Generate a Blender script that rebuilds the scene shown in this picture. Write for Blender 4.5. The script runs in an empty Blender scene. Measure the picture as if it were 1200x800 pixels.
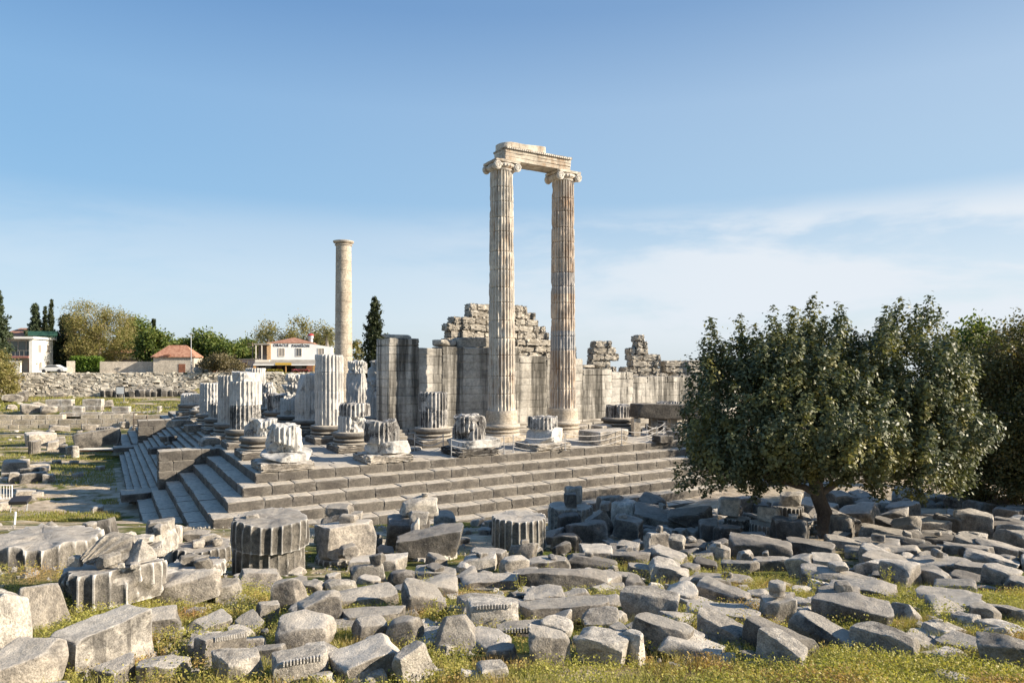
import bpy, math, random
import numpy as np
from mathutils import Vector, Matrix, Euler

# ---------------------------------------------------------------- camera, sky, sun, exposure
SC = bpy.context.scene
COL = SC.collection
EYE = 8.86
F = 810.0                      # focal length in pixels of a 1200 px wide frame
cam = bpy.data.objects.new('camera', bpy.data.cameras.new('camera'))
COL.objects.link(cam)
cam.location = (0, 0, EYE)
cam.rotation_euler = (math.radians(90), 0, 0)
cam.data.sensor_width = 36.0
cam.data.lens = 36.0 * F / 1200.0
cam.data.shift_y = 25.0 / 1200.0
cam.data.clip_start = 0.2
cam.data.clip_end = 9000.0
SC.camera = cam

SUN_AZ, SUN_EL = 98.0, 23.5    # degrees clockwise from the view direction, and above the horizon
SUN_STRENGTH, SKY_STRENGTH, EXPOSURE = 5.0, 0.11, 1.0
saz, sel = math.radians(SUN_AZ), math.radians(SUN_EL)
sdir = Vector((math.sin(saz)*math.cos(sel), math.cos(saz)*math.cos(sel), math.sin(sel)))
sun = bpy.data.objects.new('sun', bpy.data.lights.new('sun', 'SUN'))
COL.objects.link(sun)
sun.data.energy = SUN_STRENGTH
sun.data.angle = math.radians(0.5)
sun.data.color = (1.0, 0.88, 0.72)
sun.rotation_euler = sdir.to_track_quat('Z', 'Y').to_euler()
sun.location = sdir * 200

world = bpy.data.worlds.new('World')
SC.world = world
world.use_nodes = True
wt = world.node_tree
wt.nodes.clear()
def wn(t): return wt.nodes.new(t)
wo = wn('ShaderNodeOutputWorld'); wb = wn('ShaderNodeBackground'); sky = wn('ShaderNodeTexSky')
sky.sky_type = 'NISHITA'; sky.sun_disc = False
sky.sun_elevation = sel; sky.sun_rotation = saz
sky.altitude = 50; sky.air_density = 1.0; sky.dust_density = 1.2; sky.ozone_density = 1.6
wb.inputs['Strength'].default_value = SKY_STRENGTH
tc = wn('ShaderNodeTexCoord')
mp = wn('ShaderNodeMapping'); mp.inputs['Scale'].default_value = (2.2, 2.2, 9.0)
mp.inputs['Location'].default_value = (0.35, 0.1, 0.3)
wt.links.new(tc.outputs['Generated'], mp.inputs['Vector'])
cn = wn('ShaderNodeTexNoise'); cn.inputs['Scale'].default_value = 1.5; cn.inputs['Detail'].default_value = 12
cn.inputs['Roughness'].default_value = 0.58; cn.inputs['Distortion'].default_value = 0.25
wt.links.new(mp.outputs['Vector'], cn.inputs['Vector'])
cr = wn('ShaderNodeMapRange'); cr.inputs['From Min'].default_value = 0.35; cr.inputs['From Max'].default_value = 0.57
cr.interpolation_type = 'SMOOTHSTEP'
wt.links.new(cn.outputs['Fac'], cr.inputs['Value'])
sx = wn('ShaderNodeSeparateXYZ'); wt.links.new(tc.outputs['Generated'], sx.inputs[0])
def mr(src, a, b, c, d):
    n = wn('ShaderNodeMapRange'); n.interpolation_type = 'SMOOTHSTEP'
    n.inputs['From Min'].default_value = a; n.inputs['From Max'].default_value = b
    n.inputs['To Min'].default_value = c; n.inputs['To Max'].default_value = d
    wt.links.new(src, n.inputs['Value']); return n.outputs['Result']
def mul(a, b):
    n = wn('ShaderNodeMath'); n.operation = 'MULTIPLY'
    for i, v in enumerate((a, b)):
        if isinstance(v, (int, float)): n.inputs[i].default_value = v
        else: wt.links.new(v, n.inputs[i])
    return n.outputs[0]
# clouds: only a low bank to the right of the view and faint wisps in the middle
mask = mul(mul(mr(sx.outputs['X'], -0.25, 0.38, 0.2, 1.0), mr(sx.outputs['Z'], 0.225, 0.17, 0.0, 1.0)),
           mr(sx.outputs['Z'], 0.0, 0.06, 0.25, 1.0))
cloud = mul(mul(cr.outputs['Result'], mask), 0.95)
# colour of the clear air by height above the horizon, over the physical sky
ramp = wn('ShaderNodeValToRGB'); el = ramp.color_ramp.elements
stops = [(0.0, (.67, .765, .82)), (.04, (.665, .775, .85)), (.065, (.645, .776, .879)), (.12, (.585, .738, .879)), (.222, (.365, .575, .815)), (.34, (.335, .525, .78)), (.45, (.20, .37, .65)), (.7, (.12, .26, .53)), (1.0, (.08, .19, .44))]
while len(el) < len(stops): el.new(.5)
for e, (pos, c3) in zip(el, stops): e.position = pos; e.color = c3+(1,)
wt.links.new(sx.outputs['Z'], ramp.inputs['Fac'])
KS = 1.0/(SKY_STRENGTH*2**EXPOSURE)
gm = wn('ShaderNodeMix'); gm.data_type = 'RGBA'; gm.blend_type = 'MULTIPLY'; gm.inputs[0].default_value = 1.0
wt.links.new(ramp.outputs['Color'], gm.inputs[6]); gm.inputs[7].default_value = (KS, KS, KS, 1)
mv = wn('ShaderNodeMix'); mv.data_type = 'RGBA'; mv.inputs[0].default_value = .92
# the air is deeper on the left and paler toward the sun on the right
lr = wn('ShaderNodeMapRange'); lr.inputs['From Min'].default_value = -.55; lr.inputs['From Max'].default_value = .6; wt.links.new(sx.outputs['X'], lr.inputs['Value'])
lc = wn('ShaderNodeMix'); lc.data_type = 'RGBA'; wt.links.new(lr.outputs[0], lc.inputs[0]); lc.inputs[6].default_value = (.72, .87, .95, 1); lc.inputs[7].default_value = (1.27, 1.11, 1.0, 1)
gl = wn('ShaderNodeMix'); gl.data_type = 'RGBA'; gl.blend_type = 'MULTIPLY'; wt.links.new(mr(sx.outputs['Z'], .05, .3, .3, 1.0), gl.inputs[0])
wt.links.new(gm.outputs[2], gl.inputs[6]); wt.links.new(lc.outputs[2], gl.inputs[7])
wt.links.new(sky.outputs['Color'], mv.inputs[6]); wt.links.new(gl.outputs[2], mv.inputs[7])
mx = wn('ShaderNodeMix'); mx.data_type = 'RGBA'
wt.links.new(cloud, mx.inputs[0]); wt.links.new(mv.outputs[2], mx.inputs[6]); mx.inputs[7].default_value = (.80*KS, .86*KS, .925*KS, 1)
wt.links.new(mx.outputs[2], wb.inputs['Color'])
wt.links.new(wb.outputs[0], wo.inputs['Surface'])

SC.render.engine = 'CYCLES'
SC.view_settings.view_transform = 'Standard'
SC.view_settings.look = 'None'
SC.view_settings.gamma = 1.0
SC.view_settings.use_curve_mapping = False
SC.view_settings.exposure = EXPOSURE
SC.cycles.max_bounces = 6
SC.cycles.transparent_max_bounces = 6
SC.cycles.use_denoising = True
SC.render.resolution_x, SC.render.resolution_y = 1024, 682

# ---------------------------------------------------------------- numbers: noise, ground, projection helpers
def _hash(i, j, k, s):
    h = (i*374761393 + j*668265263 + k*2147483647 + s*1274126177) & 0xffffffff
    h = ((h ^ (h >> 13)) * 1274126177) & 0xffffffff
    return ((h ^ (h >> 16)) & 0xffff) / 65535.0
def vnoise(p, s=0):
    p = np.asarray(p, float)
    f0 = np.floor(p).astype(np.int64); t = p - f0; t = t*t*(3-2*t)
    r = 0
    for dx in (0, 1):
        wx = t[:, 0] if dx else 1-t[:, 0]
        for dy in (0, 1):
            wy = t[:, 1] if dy else 1-t[:, 1]
            for dz in (0, 1):
                wz = t[:, 2] if dz else 1-t[:, 2]
                r = r + wx*wy*wz*_hash(f0[:, 0]+dx, f0[:, 1]+dy, f0[:, 2]+dz, s)
    return r*2-1
def fbm(p, s=0, o=3):
    p = np.asarray(p, float); r = 0; a = 1; t = 0
    for i in range(o):
        r = r + a*vnoise(p, s+i*17); t += a; a *= .5; p = p*2.03+11.7
    return r/t
def sstep(x, a, b):
    t = np.clip((np.asarray(x, float)-a)/(b-a), 0, 1); return t*t*(3-2*t)

WSL = .18      # slant of the rubble wall across the view
def H(X, D):
    X = np.asarray(X, float); D = np.asarray(D, float)
    z = np.interp(D, [-30, 0, 5, 8, 9, 12, 15, 18, 21.5, 23.5, 27, 29.5, 33, 36.5, 38.5, 60],
                  [7, 6.9, 5.9, 5.1, 4.9, 4.45, 3.85, 3.3, 2.85, 2.5, 2.15, 1.8, 1.1, .45, .03, 0])
    z = z + .6*np.exp(-(((X+10)/3.2)**2+((D-14.3)/2.6)**2))
    z = z + .75*sstep(X, 6, 14)*sstep(D, 30, 36)*(1-sstep(D, 44, 52))
    L = 1-sstep(X, -10, 10)
    z = z + L*(1.9*sstep(D, 95.3, 95.6) + .8*sstep(D, 96, 124) + 4.3*sstep(D-WSL*(X+92), 122.6, 123.2))
    z = z - sstep(D, 170, 400)*7 - np.maximum(D-400, 0)*.03
    return z
def Hs(x, y): return float(H(x, y))
def P(px, py, D):
    return Vector(((px-600)/F*D, D, EYE-(py-425)/F*D))
def hit(px, py):
    "where the line of sight through a photo pixel meets the ground"
    lo, step = 5.0, .25
    D = lo
    while D < 400:
        p = P(px, py, D)
        if p.z <= Hs(p.x, p.y): break
        D += step
    a, b = D-step, D
    for _ in range(18):
        m = (a+b)/2; p = P(px, py, m)
        if p.z <= Hs(p.x, p.y): b = m
        else: a = m
    return P(px, py, b)

# temple frame: local x = A runs along the long side, local y = B along the front
YAW = math.radians(30.8)
AX = np.array((math.cos(YAW), math.sin(YAW))); BX = np.array((-math.sin(YAW), math.cos(YAW)))
CX0, CY0, ZS = -12.73, 34.27, 3.36
def T(a, b, z=0.0):
    v = np.array((CX0, CY0)) + a*AX + b*BX
    return Vector((v[0], v[1], ZS+z))

# ---------------------------------------------------------------- mesh building
class MB:
    def __init__(s): s.v = []; s.q = []; s.t = []; s.n = 0
    def add(s, v, q=None, t=None):
        v = np.asarray(v, float)
        if q is not None and len(q): s.q.append(np.asarray(q, np.int64)+s.n)
        if t is not None and len(t): s.t.append(np.asarray(t, np.int64)+s.n)
        s.v.append(v); s.n += len(v)
        return s
    def mesh(s, name):
        me = bpy.data.meshes.new(name)
        v = np.concatenate(s.v) if s.v else np.zeros((0, 3))
        q = np.concatenate(s.q) if s.q else np.zeros((0, 4), np.int64)
        t = np.concatenate(s.t) if s.t else np.zeros((0, 3), np.int64)
        me.vertices.add(len(v)); me.vertices.foreach_set('co', v.astype(np.float32).ravel())
        nl = len(q)*4+len(t)*3
        me.loops.add(nl)
        me.loops.foreach_set('vertex_index', np.concatenate([q.ravel(), t.ravel()]).astype(np.int32))
        me.polygons.add(len(q)+len(t))
        ls = np.concatenate([np.arange(len(q))*4, len(q)*4+np.arange(len(t))*3]).astype(np.int32)
        me.polygons.foreach_set('loop_start', ls)
        me.update(calc_edges=True)
        return me
    def build(s, name, mat, parent=None, smooth=None, loc=None, rot=None):
        me = s.mesh(name)
        if smooth is None: me.polygons.foreach_set('use_smooth', np.zeros(len(me.polygons), bool))
        else:
            me.polygons.foreach_set('use_smooth', np.ones(len(me.polygons), bool))
            if smooth < 179: me.set_sharp_from_angle(angle=math.radians(smooth))
        me.materials.append(mat)
        o = bpy.data.objects.new(name, me); COL.objects.link(o)
        if parent is not None: o.parent = parent
        if loc is not None: o.location = loc
        if rot is not None: o.rotation_euler = rot
        return o
def tag(o, label=None, cat=None, group=None, kind=None):
    if label: o['label'] = label
    if cat: o['category'] = cat
    if group: o['group'] = group
    if kind: o['kind'] = kind
    return o
def empty(name, loc, rz=0.0, label=None, cat=None, group=None):
    o = bpy.data.objects.new(name, None); COL.objects.link(o)
    o.empty_display_size = .2
    o.location = loc; o.rotation_euler = (0, 0, rz)
    return tag(o, label, cat, group)

_cg = {}
def cubegrid(n):
    if n in _cg: return _cg[n]
    idx = {}; V = []; Q = []
    def vid(p):
        k = tuple(p)
        if k not in idx: idx[k] = len(V); V.append(k)
        return idx[k]
    for ax in range(3):
        for sg in (0, n):
            for i in range(n):
                for j in range(n):
                    c = []
                    for (a, b) in ((i, j), (i+1, j), (i+1, j+1), (i, j+1)):
                        p = [0, 0, 0]; p[ax] = sg; p[(ax+1) % 3] = a; p[(ax+2) % 3] = b
                        c.append(vid(p))
                    Q.append(c if sg else c[::-1])
    r = (np.array(V, float)/n*2-1, np.array(Q, np.int64))
    _cg[n] = r
    return r
def rotm(rx=0, ry=0, rz=0):
    return np.array(Euler((rx, ry, rz)).to_matrix())
def rockpts(dims, seed, n=10, chips=5, rough=.02, p=18, tilt=.06, taper=0.0, chipd=(.72, .94), lean=0.0, freq=2.2, warp=0.0):
    "a block or boulder: the inside of a few planes, edges rounded, surface knocked about; base at z = 0"
    rng = np.random.RandomState(seed & 0x7fffffff)
    d = np.array(dims, float)/2
    C, Q = cubegrid(n)
    pts = C*d
    L = np.linalg.norm(pts, axis=1); u = pts/L[:, None]
    N = []; h = []
    for ax in range(3):
        for sg in (-1, 1):
            v = np.zeros(3); v[ax] = sg
            v += rng.uniform(-1, 1, 3)*tilt
            if ax < 2: v[2] += taper
            else:
                v[:2] += rng.uniform(-1, 1, 2)*tilt*.5
            v /= np.linalg.norm(v); N.append(v); h.append(d[ax]*abs(v[ax])*(1-rng.uniform(0, .06)) + (d[2]*v[2]*.35 if ax < 2 and taper else 0))
    for c in range(chips):
        v = rng.normal(size=3); v[2] = v[2]*.8+.35
        v = v/np.linalg.norm(v)
        w = v/d; w /= np.linalg.norm(w)
        v = w if rng.rand() < .6 else v
        sup = np.abs(v*d).sum()
        N.append(v); h.append(sup*rng.uniform(*chipd)*.86)
    N = np.array(N); h = np.maximum(np.array(h), d.min()*.45)
    q = np.maximum(u@N.T/h, 0)
    r = (q**p).sum(1)**(-1/p)
    v = u*r[:, None]
    if rough:
        s = max(d.min()*2, .2)
        nn = fbm(v*freq/s+seed % 97, seed % 1000, 3)*rough*s*1.3 + fbm(v*9/s+3.3, seed % 991, 2)*rough*s*.35
        v = v + u*nn[:, None]
    if warp:
        s2 = float(np.cbrt(d.prod()))*2
        for ax in range(3):
            v[:, ax] += fbm(v*1.3/s2+seed % 53+ax*9.1, seed % 883+ax, 2)*warp*s2*(1.0 if ax < 2 else .7)
    v[:, 2] += d[2]
    if lean: v[:, 0] += v[:, 2]*lean
    return v, Q
def rock_add(mb, dims, seed, loc=(0, 0, 0), rot=(0, 0, 0), **k):
    v, q = rockpts(dims, seed, **k)
    v = v@rotm(*rot).T+np.array(loc, float)
    mb.add(v, q)
def block_add(mb, dims, seed, loc=(0, 0, 0), rot=(0, 0, 0), wear=.03, n=4, rough=.004, chip=.15):
    "a squared block with flat faces and knocked edges; base at z = 0"
    rng = np.random.RandomState(seed & 0x7fffffff)
    d = np.array(dims, float)/2; C, Q = cubegrid(n+2)
    k = np.rint((C+1)/2*(n+2)).astype(int); v = np.empty_like(C)
    for ax in range(3):
        e = min(wear*1.3, d[ax]*.3)
        lv = np.concatenate([[-d[ax]], np.linspace(-d[ax]+e, d[ax]-e, n+1), [d[ax]]])
        v[:, ax] = lv[k[:, ax]]
    on = (k == 0) | (k == n+2); cnt = on.sum(1)
    w = np.where(cnt >= 2, rng.uniform(.15, 1.0, len(v)), 0)*wear*.5
    big = (cnt >= 2) & (rng.rand(len(v)) < chip)
    w = np.where(big, wear*rng.uniform(1.0, 2.4, len(v)), w)
    v = v-np.sign(v)*on*w[:, None]*(cnt >= 2)[:, None]
    v += rng.normal(size=v.shape)*rough
    v[:, 2] += d[2]
    mb.add(v@rotm(*rot).T+np.array(loc, float), Q)
def box_add(mb, x0, x1, y0, y1, z0, z1):
    v = [(x0, y0, z0), (x1, y0, z0), (x1, y1, z0), (x0, y1, z0), (x0, y0, z1), (x1, y0, z1), (x1, y1, z1), (x0, y1, z1)]
    mb.add(v, [(0, 3, 2, 1), (4, 5, 6, 7), (0, 1, 5, 4), (1, 2, 6, 5), (2, 3, 7, 6), (3, 0, 4, 7)])
    return mb
def lathe_add(mb, prof, n=48, loc=(0, 0, 0), wob=0.0, seed=1, rot=None):
    prof = np.array(prof, float)
    th = np.arange(n)/n*2*math.pi
    r = prof[:, 0][:, None]; z = prof[:, 1][:, None]+0*th[None]
    v = np.stack([r*np.cos(th), r*np.sin(th), z], -1).reshape(-1, 3)
    if wob:
        nn = fbm(v*1.7+seed, seed, 3)*wob
        rr = np.linalg.norm(v[:, :2], axis=1)+1e-6
        v[:, :2] *= (1+nn/np.maximum(rr, .2))[:, None]
    m = len(prof); q = []
    i = np.arange(m-1)[:, None]*n; j = np.arange(n)[None]; j2 = (j+1) % n
    q = np.stack([i+j, i+j2, i+n+j2, i+n+j], -1).reshape(-1, 4)
    c0 = len(v); v = np.vstack([v, [[0, 0, prof[0, 1]], [0, 0, prof[-1, 1]]]])
    jj = np.arange(n); jn = (jj+1) % n
    t = np.vstack([np.stack([jn, jj, np.full(n, c0)], -1), np.stack([(m-1)*n+jj, (m-1)*n+jn, np.full(n, c0+1)], -1)])
    if rot is not None: v = v@rotm(*rot).T
    mb.add(v+np.array(loc, float), q, t)
def tube_add(mb, pts, rad, n=6):
    pts = [Vector(p) for p in pts]
    rad = rad if hasattr(rad, '__len__') else [rad]*len(pts)
    V = []; 
    for i, p in enumerate(pts):
        d = (pts[min(i+1, len(pts)-1)]-pts[max(i-1, 0)]).normalized()
        up = Vector((0, 0, 1)) if abs(d.z) < .9 else Vector((1, 0, 0))
        a = d.cross(up).normalized(); b = d.cross(a)
        for k in range(n):
            t = 2*math.pi*k/n
            V.append(p+(a*math.cos(t)+b*math.sin(t))*rad[i])
    q = [(i*n+k, i*n+(k+1) % n, (i+1)*n+(k+1) % n, (i+1)*n+k) for i in range(len(pts)-1) for k in range(n)]
    m = len(pts)
    t = [(0, (k+1) % n, k) for k in range(1, n-1)]+[((m-1)*n, (m-1)*n+k, (m-1)*n+k+1) for k in range(1, n-1)]
    mb.add(np.array([tuple(v) for v in V]), q, t)

def shaft_add(mb, h, r0, r1, seed, dmg=0.0, cuts=(), top=.03, fl=24, per=8, fd=.075, dz=.22, joints=(), rot=None, loc=(0, 0, 0), tilt=0.0, dthr=.0):
    "a fluted column drum or a run of drums; dmg breaks the flutes away, cuts slice pieces off"
    n = fl*per if fl else 64
    th = (np.arange(n)+.5)/n*2*math.pi
    if fl:
        u = (np.arange(n)+.5)/per % 1.0
        f = fd*np.sqrt(np.maximum(0, 1-((u-.5)/.43)**2))
    else: f = np.zeros(n)
    zs = set(np.linspace(0, h, max(3, int(h/dz)+1)).tolist())
    for j in joints:
        if j < h-.05:
            zs |= {j-.045, j-.012, j+.012, j+.045}
    zs = np.array(sorted(zs)); m = len(zs)
    Z = zs[:, None]+0*th[None]
    R = (r0+(r1-r0)*zs/h)[:, None]+0*th[None]
    ct, st = np.cos(th)[None], np.sin(th)[None]
    P0 = np.stack([R*ct, R*st, Z], -1).reshape(-1, 3)
    fade = np.ones_like(R)
    cutd = np.zeros_like(R)
    if dmg:
        dn = fbm(P0*1.1+seed*1.37, seed, 4).reshape(R.shape)
        fn = fbm(P0*5+seed, seed+5, 3).reshape(R.shape)
        k = sstep(dn, dthr, dthr+.12)*min(1, dmg*1.5)
        fade = 1-k
        cutd = k*(.10+.12*fn+np.clip(dn-dthr, 0, 1)*.7)*dmg*1.3
    fine = fbm(P0*7+seed*.3, seed+9, 2).reshape(R.shape)*.008
    ach = sstep(fbm(P0*np.array([3.2, 3.2, 2.2])+seed*.7, seed+21, 3).reshape(R.shape), .02, .28)*(.55 if fl else 0)
    R2 = R-f[None]*fade-cutd+fine-ach*(fd-f)[None]*fade
    for j in joints:
        R2 = R2-.035*(np.abs(Z-j) < .02)
    for (nx, ny, nz, hh) in cuts:
        L = math.sqrt(nx*nx+ny*ny+nz*nz); nx, ny, nz = nx/L, ny/L, nz/L
        dd = nx*ct+ny*st
        rc = np.where(dd > 1e-3, (hh-nz*Z)/np.maximum(dd, 1e-3), 9)
        rc = rc+fbm(P0*2.5+seed+7, seed+3, 3).reshape(R.shape)*.10
        R2 = np.minimum(R2, np.maximum(rc, .12))
    tz = fbm(np.stack([R2*ct, R2*st, R2*0], -1).reshape(-1, 3)*2.0+seed, seed+2, 3).reshape(R.shape)
    Z2 = Z+(zs/h)[:, None]**3*(tz*top*1.5-top*.5)
    if tilt: Z2 = Z2+(zs/h)[:, None]*(R2*ct)*tilt
    # keep a crisp but slightly rounded rim
    R2[-1] -= .015
    V = np.stack([R2*ct, R2*st, Z2], -1).reshape(-1, 3)
    i = np.arange(m-1)[:, None]*n; j = np.arange(n)[None]; j2 = (j+1) % n
    q = [np.stack([i+j, i+j2, i+n+j2, i+n+j], -1).reshape(-1, 4)]
    base = m*n; prev = (m-1)*n; jj = np.arange(n); jn = (jj+1) % n
    VV = [V]
    for s_ in (.9, .72, .5, .28, .1):
        rr = R2[-1]*s_
        x, y = rr*ct[0], rr*st[0]
        zc = fbm(np.stack([x, y, 0*x], -1)*2.2+seed, seed+2, 3)
        zz = h+zc*top*1.5-top*.5+(x*tilt)
        VV.append(np.stack([x, y, zz], -1))
        q.append(np.stack([prev+jj, prev+jn, base+jn, base+jj], -1)); prev = base; base += n
    VV.append(np.array([[0, 0, h-top*.4]]))
    t = np.stack([prev+jj, prev+jn, np.full(n, base)], -1)
    t2 = np.stack([jn, jj, np.full(n, base+1)], -1)
    VV.append(np.array([[0, 0, 0.0]]))
    V = np.vstack(VV)
    if rot is not None: V = V@rotm(*rot).T
    mb.add(V+np.array(loc, float), np.vstack(q), np.vstack([t, t2]))

REFS = []      # (object, short name) of the catalogued stones, to say where a loose one lies
_used = set()
def short(label):
    t = label
    for w in (',', ' with ', ' on ', ' in ', ' of ', ' at ', ' behind ', ' under ', ' beside ', ' between ', ' near ', ' below ', ' carrying ', ' right of ', ' left of ', ' cut by ', ' sitting ', ' resting ', ' lying ', ' standing '):
        i = t.find(w)
        if i > 8: t = t[:i]
    return ' '.join(t.split()[:8])
def rel_label(x, y, what):
    "what it is and which side of which named stone it lies on, seen from the camera"
    near = sorted(REFS, key=lambda r: (r[0].location.x-x)**2+(r[0].location.y-y)**2)
    for o, nm in near[:40]:
        dx = x/y*o.location.y-o.location.x; dy = y-o.location.y
        rel = ('right of' if dx > 0 else 'left of') if abs(dx) > abs(dy)*.6 else ('behind' if dy > 0 else 'in front of')
        l = '%s %s the %s' % (what, rel, nm)
        if l not in _used and len(l.split()) <= 16:
            _used.add(l); return l
    return what+' among the fallen blocks'
# ---------------------------------------------------------------- materials
class NT:
    def __init__(s, name):
        s.m = bpy.data.materials.new(name); s.m.use_nodes = True
        s.t = s.m.node_tree; s.t.nodes.clear()
        s.out = s.t.nodes.new('ShaderNodeOutputMaterial'); s.b = s.t.nodes.new('ShaderNodeBsdfPrincipled')
        s.t.links.new(s.b.outputs[0], s.out.inputs['Surface'])
    def n(s, t, **k):
        x = s.t.nodes.new(t)
        for a, b in k.items():
            if a in x.inputs.keys(): s.set(x.inputs[a], b)
            else: setattr(x, a, b)
        return x
    def set(s, i, v):
        if isinstance(v, bpy.types.NodeSocket): s.t.links.new(v, i)
        else: i.default_value = v
    def math(s, op, a, b=0.0, c=0.0):
        x = s.n('ShaderNodeMath', operation=op)
        for i, v in enumerate((a, b, c)): s.set(x.inputs[i], v)
        return x.outputs[0]
    def mix(s, f, a, b, mode='MIX'):
        x = s.n('ShaderNodeMix', data_type='RGBA', blend_type=mode)
        s.set(x.inputs[0], f)
        for i, v in ((6, a), (7, b)):
            if isinstance(v, (tuple, list)): v = tuple(v[:3])+(1,)
            s.set(x.inputs[i], v)
        return x.outputs[2]
    def rng(s, v, a, b, c=0.0, d=1.0):
        x = s.n('ShaderNodeMapRange', interpolation_type='SMOOTHSTEP')
        s.set(x.inputs['Value'], v)
        for k, w in (('From Min', a), ('From Max', b), ('To Min', c), ('To Max', d)): s.set(x.inputs[k], w)
        return x.outputs['Result']
    def noise(s, vec, scale, detail=5.0, rough=.55, dist=0.0):
        x = s.n('ShaderNodeTexNoise'); s.set(x.inputs['Vector'], vec)
        for k, w in (('Scale', scale), ('Detail', detail), ('Roughness', rough), ('Distortion', dist)): s.set(x.inputs[k], w)
        return x.outputs['Fac']
    def coords(s, rnd=True, world=False):
        c = s.n('ShaderNodeNewGeometry').outputs['Position'] if world else s.n('ShaderNodeTexCoord').outputs['Object']
        if rnd and not world:
            r = s.n('ShaderNodeObjectInfo').outputs['Random']
            r = s.math('MULTIPLY', r, 61.0)
            x = s.n('ShaderNodeVectorMath', operation='ADD'); s.set(x.inputs[0], c); s.set(x.inputs[1], r)
            c = x.outputs[0]
        return c
    def scaled(s, vec, sc):
        x = s.n('ShaderNodeMapping'); s.set(x.inputs['Vector'], vec); x.inputs['Scale'].default_value = sc
        return x.outputs[0]

def stone(name, hi, lo, dark=(.055, .052, .05), dk=.5, thr=.56, streak=0.0, warm=0.0, isl=.12, bump=.5, edge=.35, obj=.18, scale=1.0, skey=.52, rust=(.30, .19, .11), top=0.0, topc=(.46, .425, .37), band=None, sfreq=2.3, pits=.55, mott=1.0, groove=(.35, None)):
    n = NT(name); c = n.coords()
    a = n.rng(n.noise(c, 0.9*scale, 7, .6), .34, .66)
    col = n.mix(a, lo, hi)
    # mottling
    col = n.mix(1.0, col, n.mix(n.rng(n.noise(c, 7*scale, 6, .65), .3, .7), tuple(1-(1-q)*mott for q in (.58, .58, .585)), tuple(1+(q-1)*mott for q in (1.20, 1.18, 1.14))), 'MULTIPLY')
    col = n.mix(1.0, col, n.mix(n.rng(n.noise(c, 38*scale, 4, .75), .32, .66), tuple(1-(1-q)*mott for q in (.62, .61, .60)), tuple(1+(q-1)*mott for q in (1.14, 1.13, 1.11))), 'MULTIPLY')
    pt = n.rng(n.noise(c, 26*scale, 3, .8), .36, .30, 0, pits)
    col = n.mix(pt, col, dark)
    if warm:
        w = n.rng(n.noise(n.scaled(c, (1, 1, .35)), 1.6*scale, 5, .6), .48, .7, 0, warm)
        col = n.mix(w, col, rust)
    # dark lichen and weather crust
    l1 = n.rng(n.noise(c, 1.5*scale, 8, .68, .3), thr, thr+.1)
    l2 = n.rng(n.noise(c, 14*scale, 4, .6), .42, .58, .35, 1.0)
    col = n.mix(n.math('MULTIPLY', n.math('MULTIPLY', l1, l2), dk), col, dark)
    if streak:
        sc = n.scaled(c, (1, 1, .07))
        s1 = n.rng(n.noise(sc, sfreq*scale, 6, .62), skey, skey+.13)
        s2 = n.rng(n.noise(sc, 9*scale, 4, .6), .36, .6, .62, 1.0)
        col = n.mix(n.math('MULTIPLY', n.math('MULTIPLY', s1, s2), streak), col, dark)
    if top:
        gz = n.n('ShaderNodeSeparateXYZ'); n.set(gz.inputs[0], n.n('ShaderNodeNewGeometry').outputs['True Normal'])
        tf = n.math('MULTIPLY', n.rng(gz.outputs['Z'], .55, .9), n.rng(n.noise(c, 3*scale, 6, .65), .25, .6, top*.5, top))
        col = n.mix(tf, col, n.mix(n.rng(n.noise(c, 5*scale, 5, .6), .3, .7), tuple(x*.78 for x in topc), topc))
    if band:
        oz = n.n('ShaderNodeSeparateXYZ'); n.set(oz.inputs[0], n.coords(rnd=False))
        for (b0, b1, bs) in band:
            bf = n.math('MULTIPLY', n.math('GREATER_THAN', oz.outputs['Z'], b0), n.math('LESS_THAN', oz.outputs['Z'], b1))
            col = n.mix(n.math('MULTIPLY', bf, bs), col, (.27, .285, .30))
    # pale specks of lichen
    sp = n.rng(n.noise(c, 22*scale, 3, .7), .64, .72, 0, .35)
    col = n.mix(sp, col, (.62, .60, .56))
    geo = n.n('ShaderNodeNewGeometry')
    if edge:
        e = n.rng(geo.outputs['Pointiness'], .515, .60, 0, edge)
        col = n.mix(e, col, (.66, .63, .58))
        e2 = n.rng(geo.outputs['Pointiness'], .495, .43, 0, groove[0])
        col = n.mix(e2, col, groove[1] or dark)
    if isl:
        r = geo.outputs['Random Per Island']
        v = n.n('ShaderNodeHueSaturation'); n.set(v.inputs['Color'], col); n.set(v.inputs['Value'], n.rng(r, 0, 1, 1-isl, 1+isl)); col = v.outputs[0]
    if obj:
        r = n.n('ShaderNodeObjectInfo').outputs['Random']
        v = n.n('ShaderNodeHueSaturation'); n.set(v.inputs['Color'], col); n.set(v.inputs['Value'], n.rng(r, 0, 1, 1-obj, 1+obj)); col = v.outputs[0]
    n.set(n.b.inputs['Base Color'], col)
    n.b.inputs['Roughness'].default_value = .9
    n.b.inputs['Specular IOR Level'].default_value = .25
    hgt = n.math('ADD', n.math('MULTIPLY', n.noise(c, 9*scale, 8, .7), .6), n.math('MULTIPLY', n.noise(c, 45*scale, 5, .7), .25))
    bp = n.n('ShaderNodeBump'); n.set(bp.inputs['Height'], hgt); bp.inputs['Strength'].default_value = bump; bp.inputs['Distance'].default_value = .09
    n.set(n.b.inputs['Normal'], bp.outputs[0])
    return n.m
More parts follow.
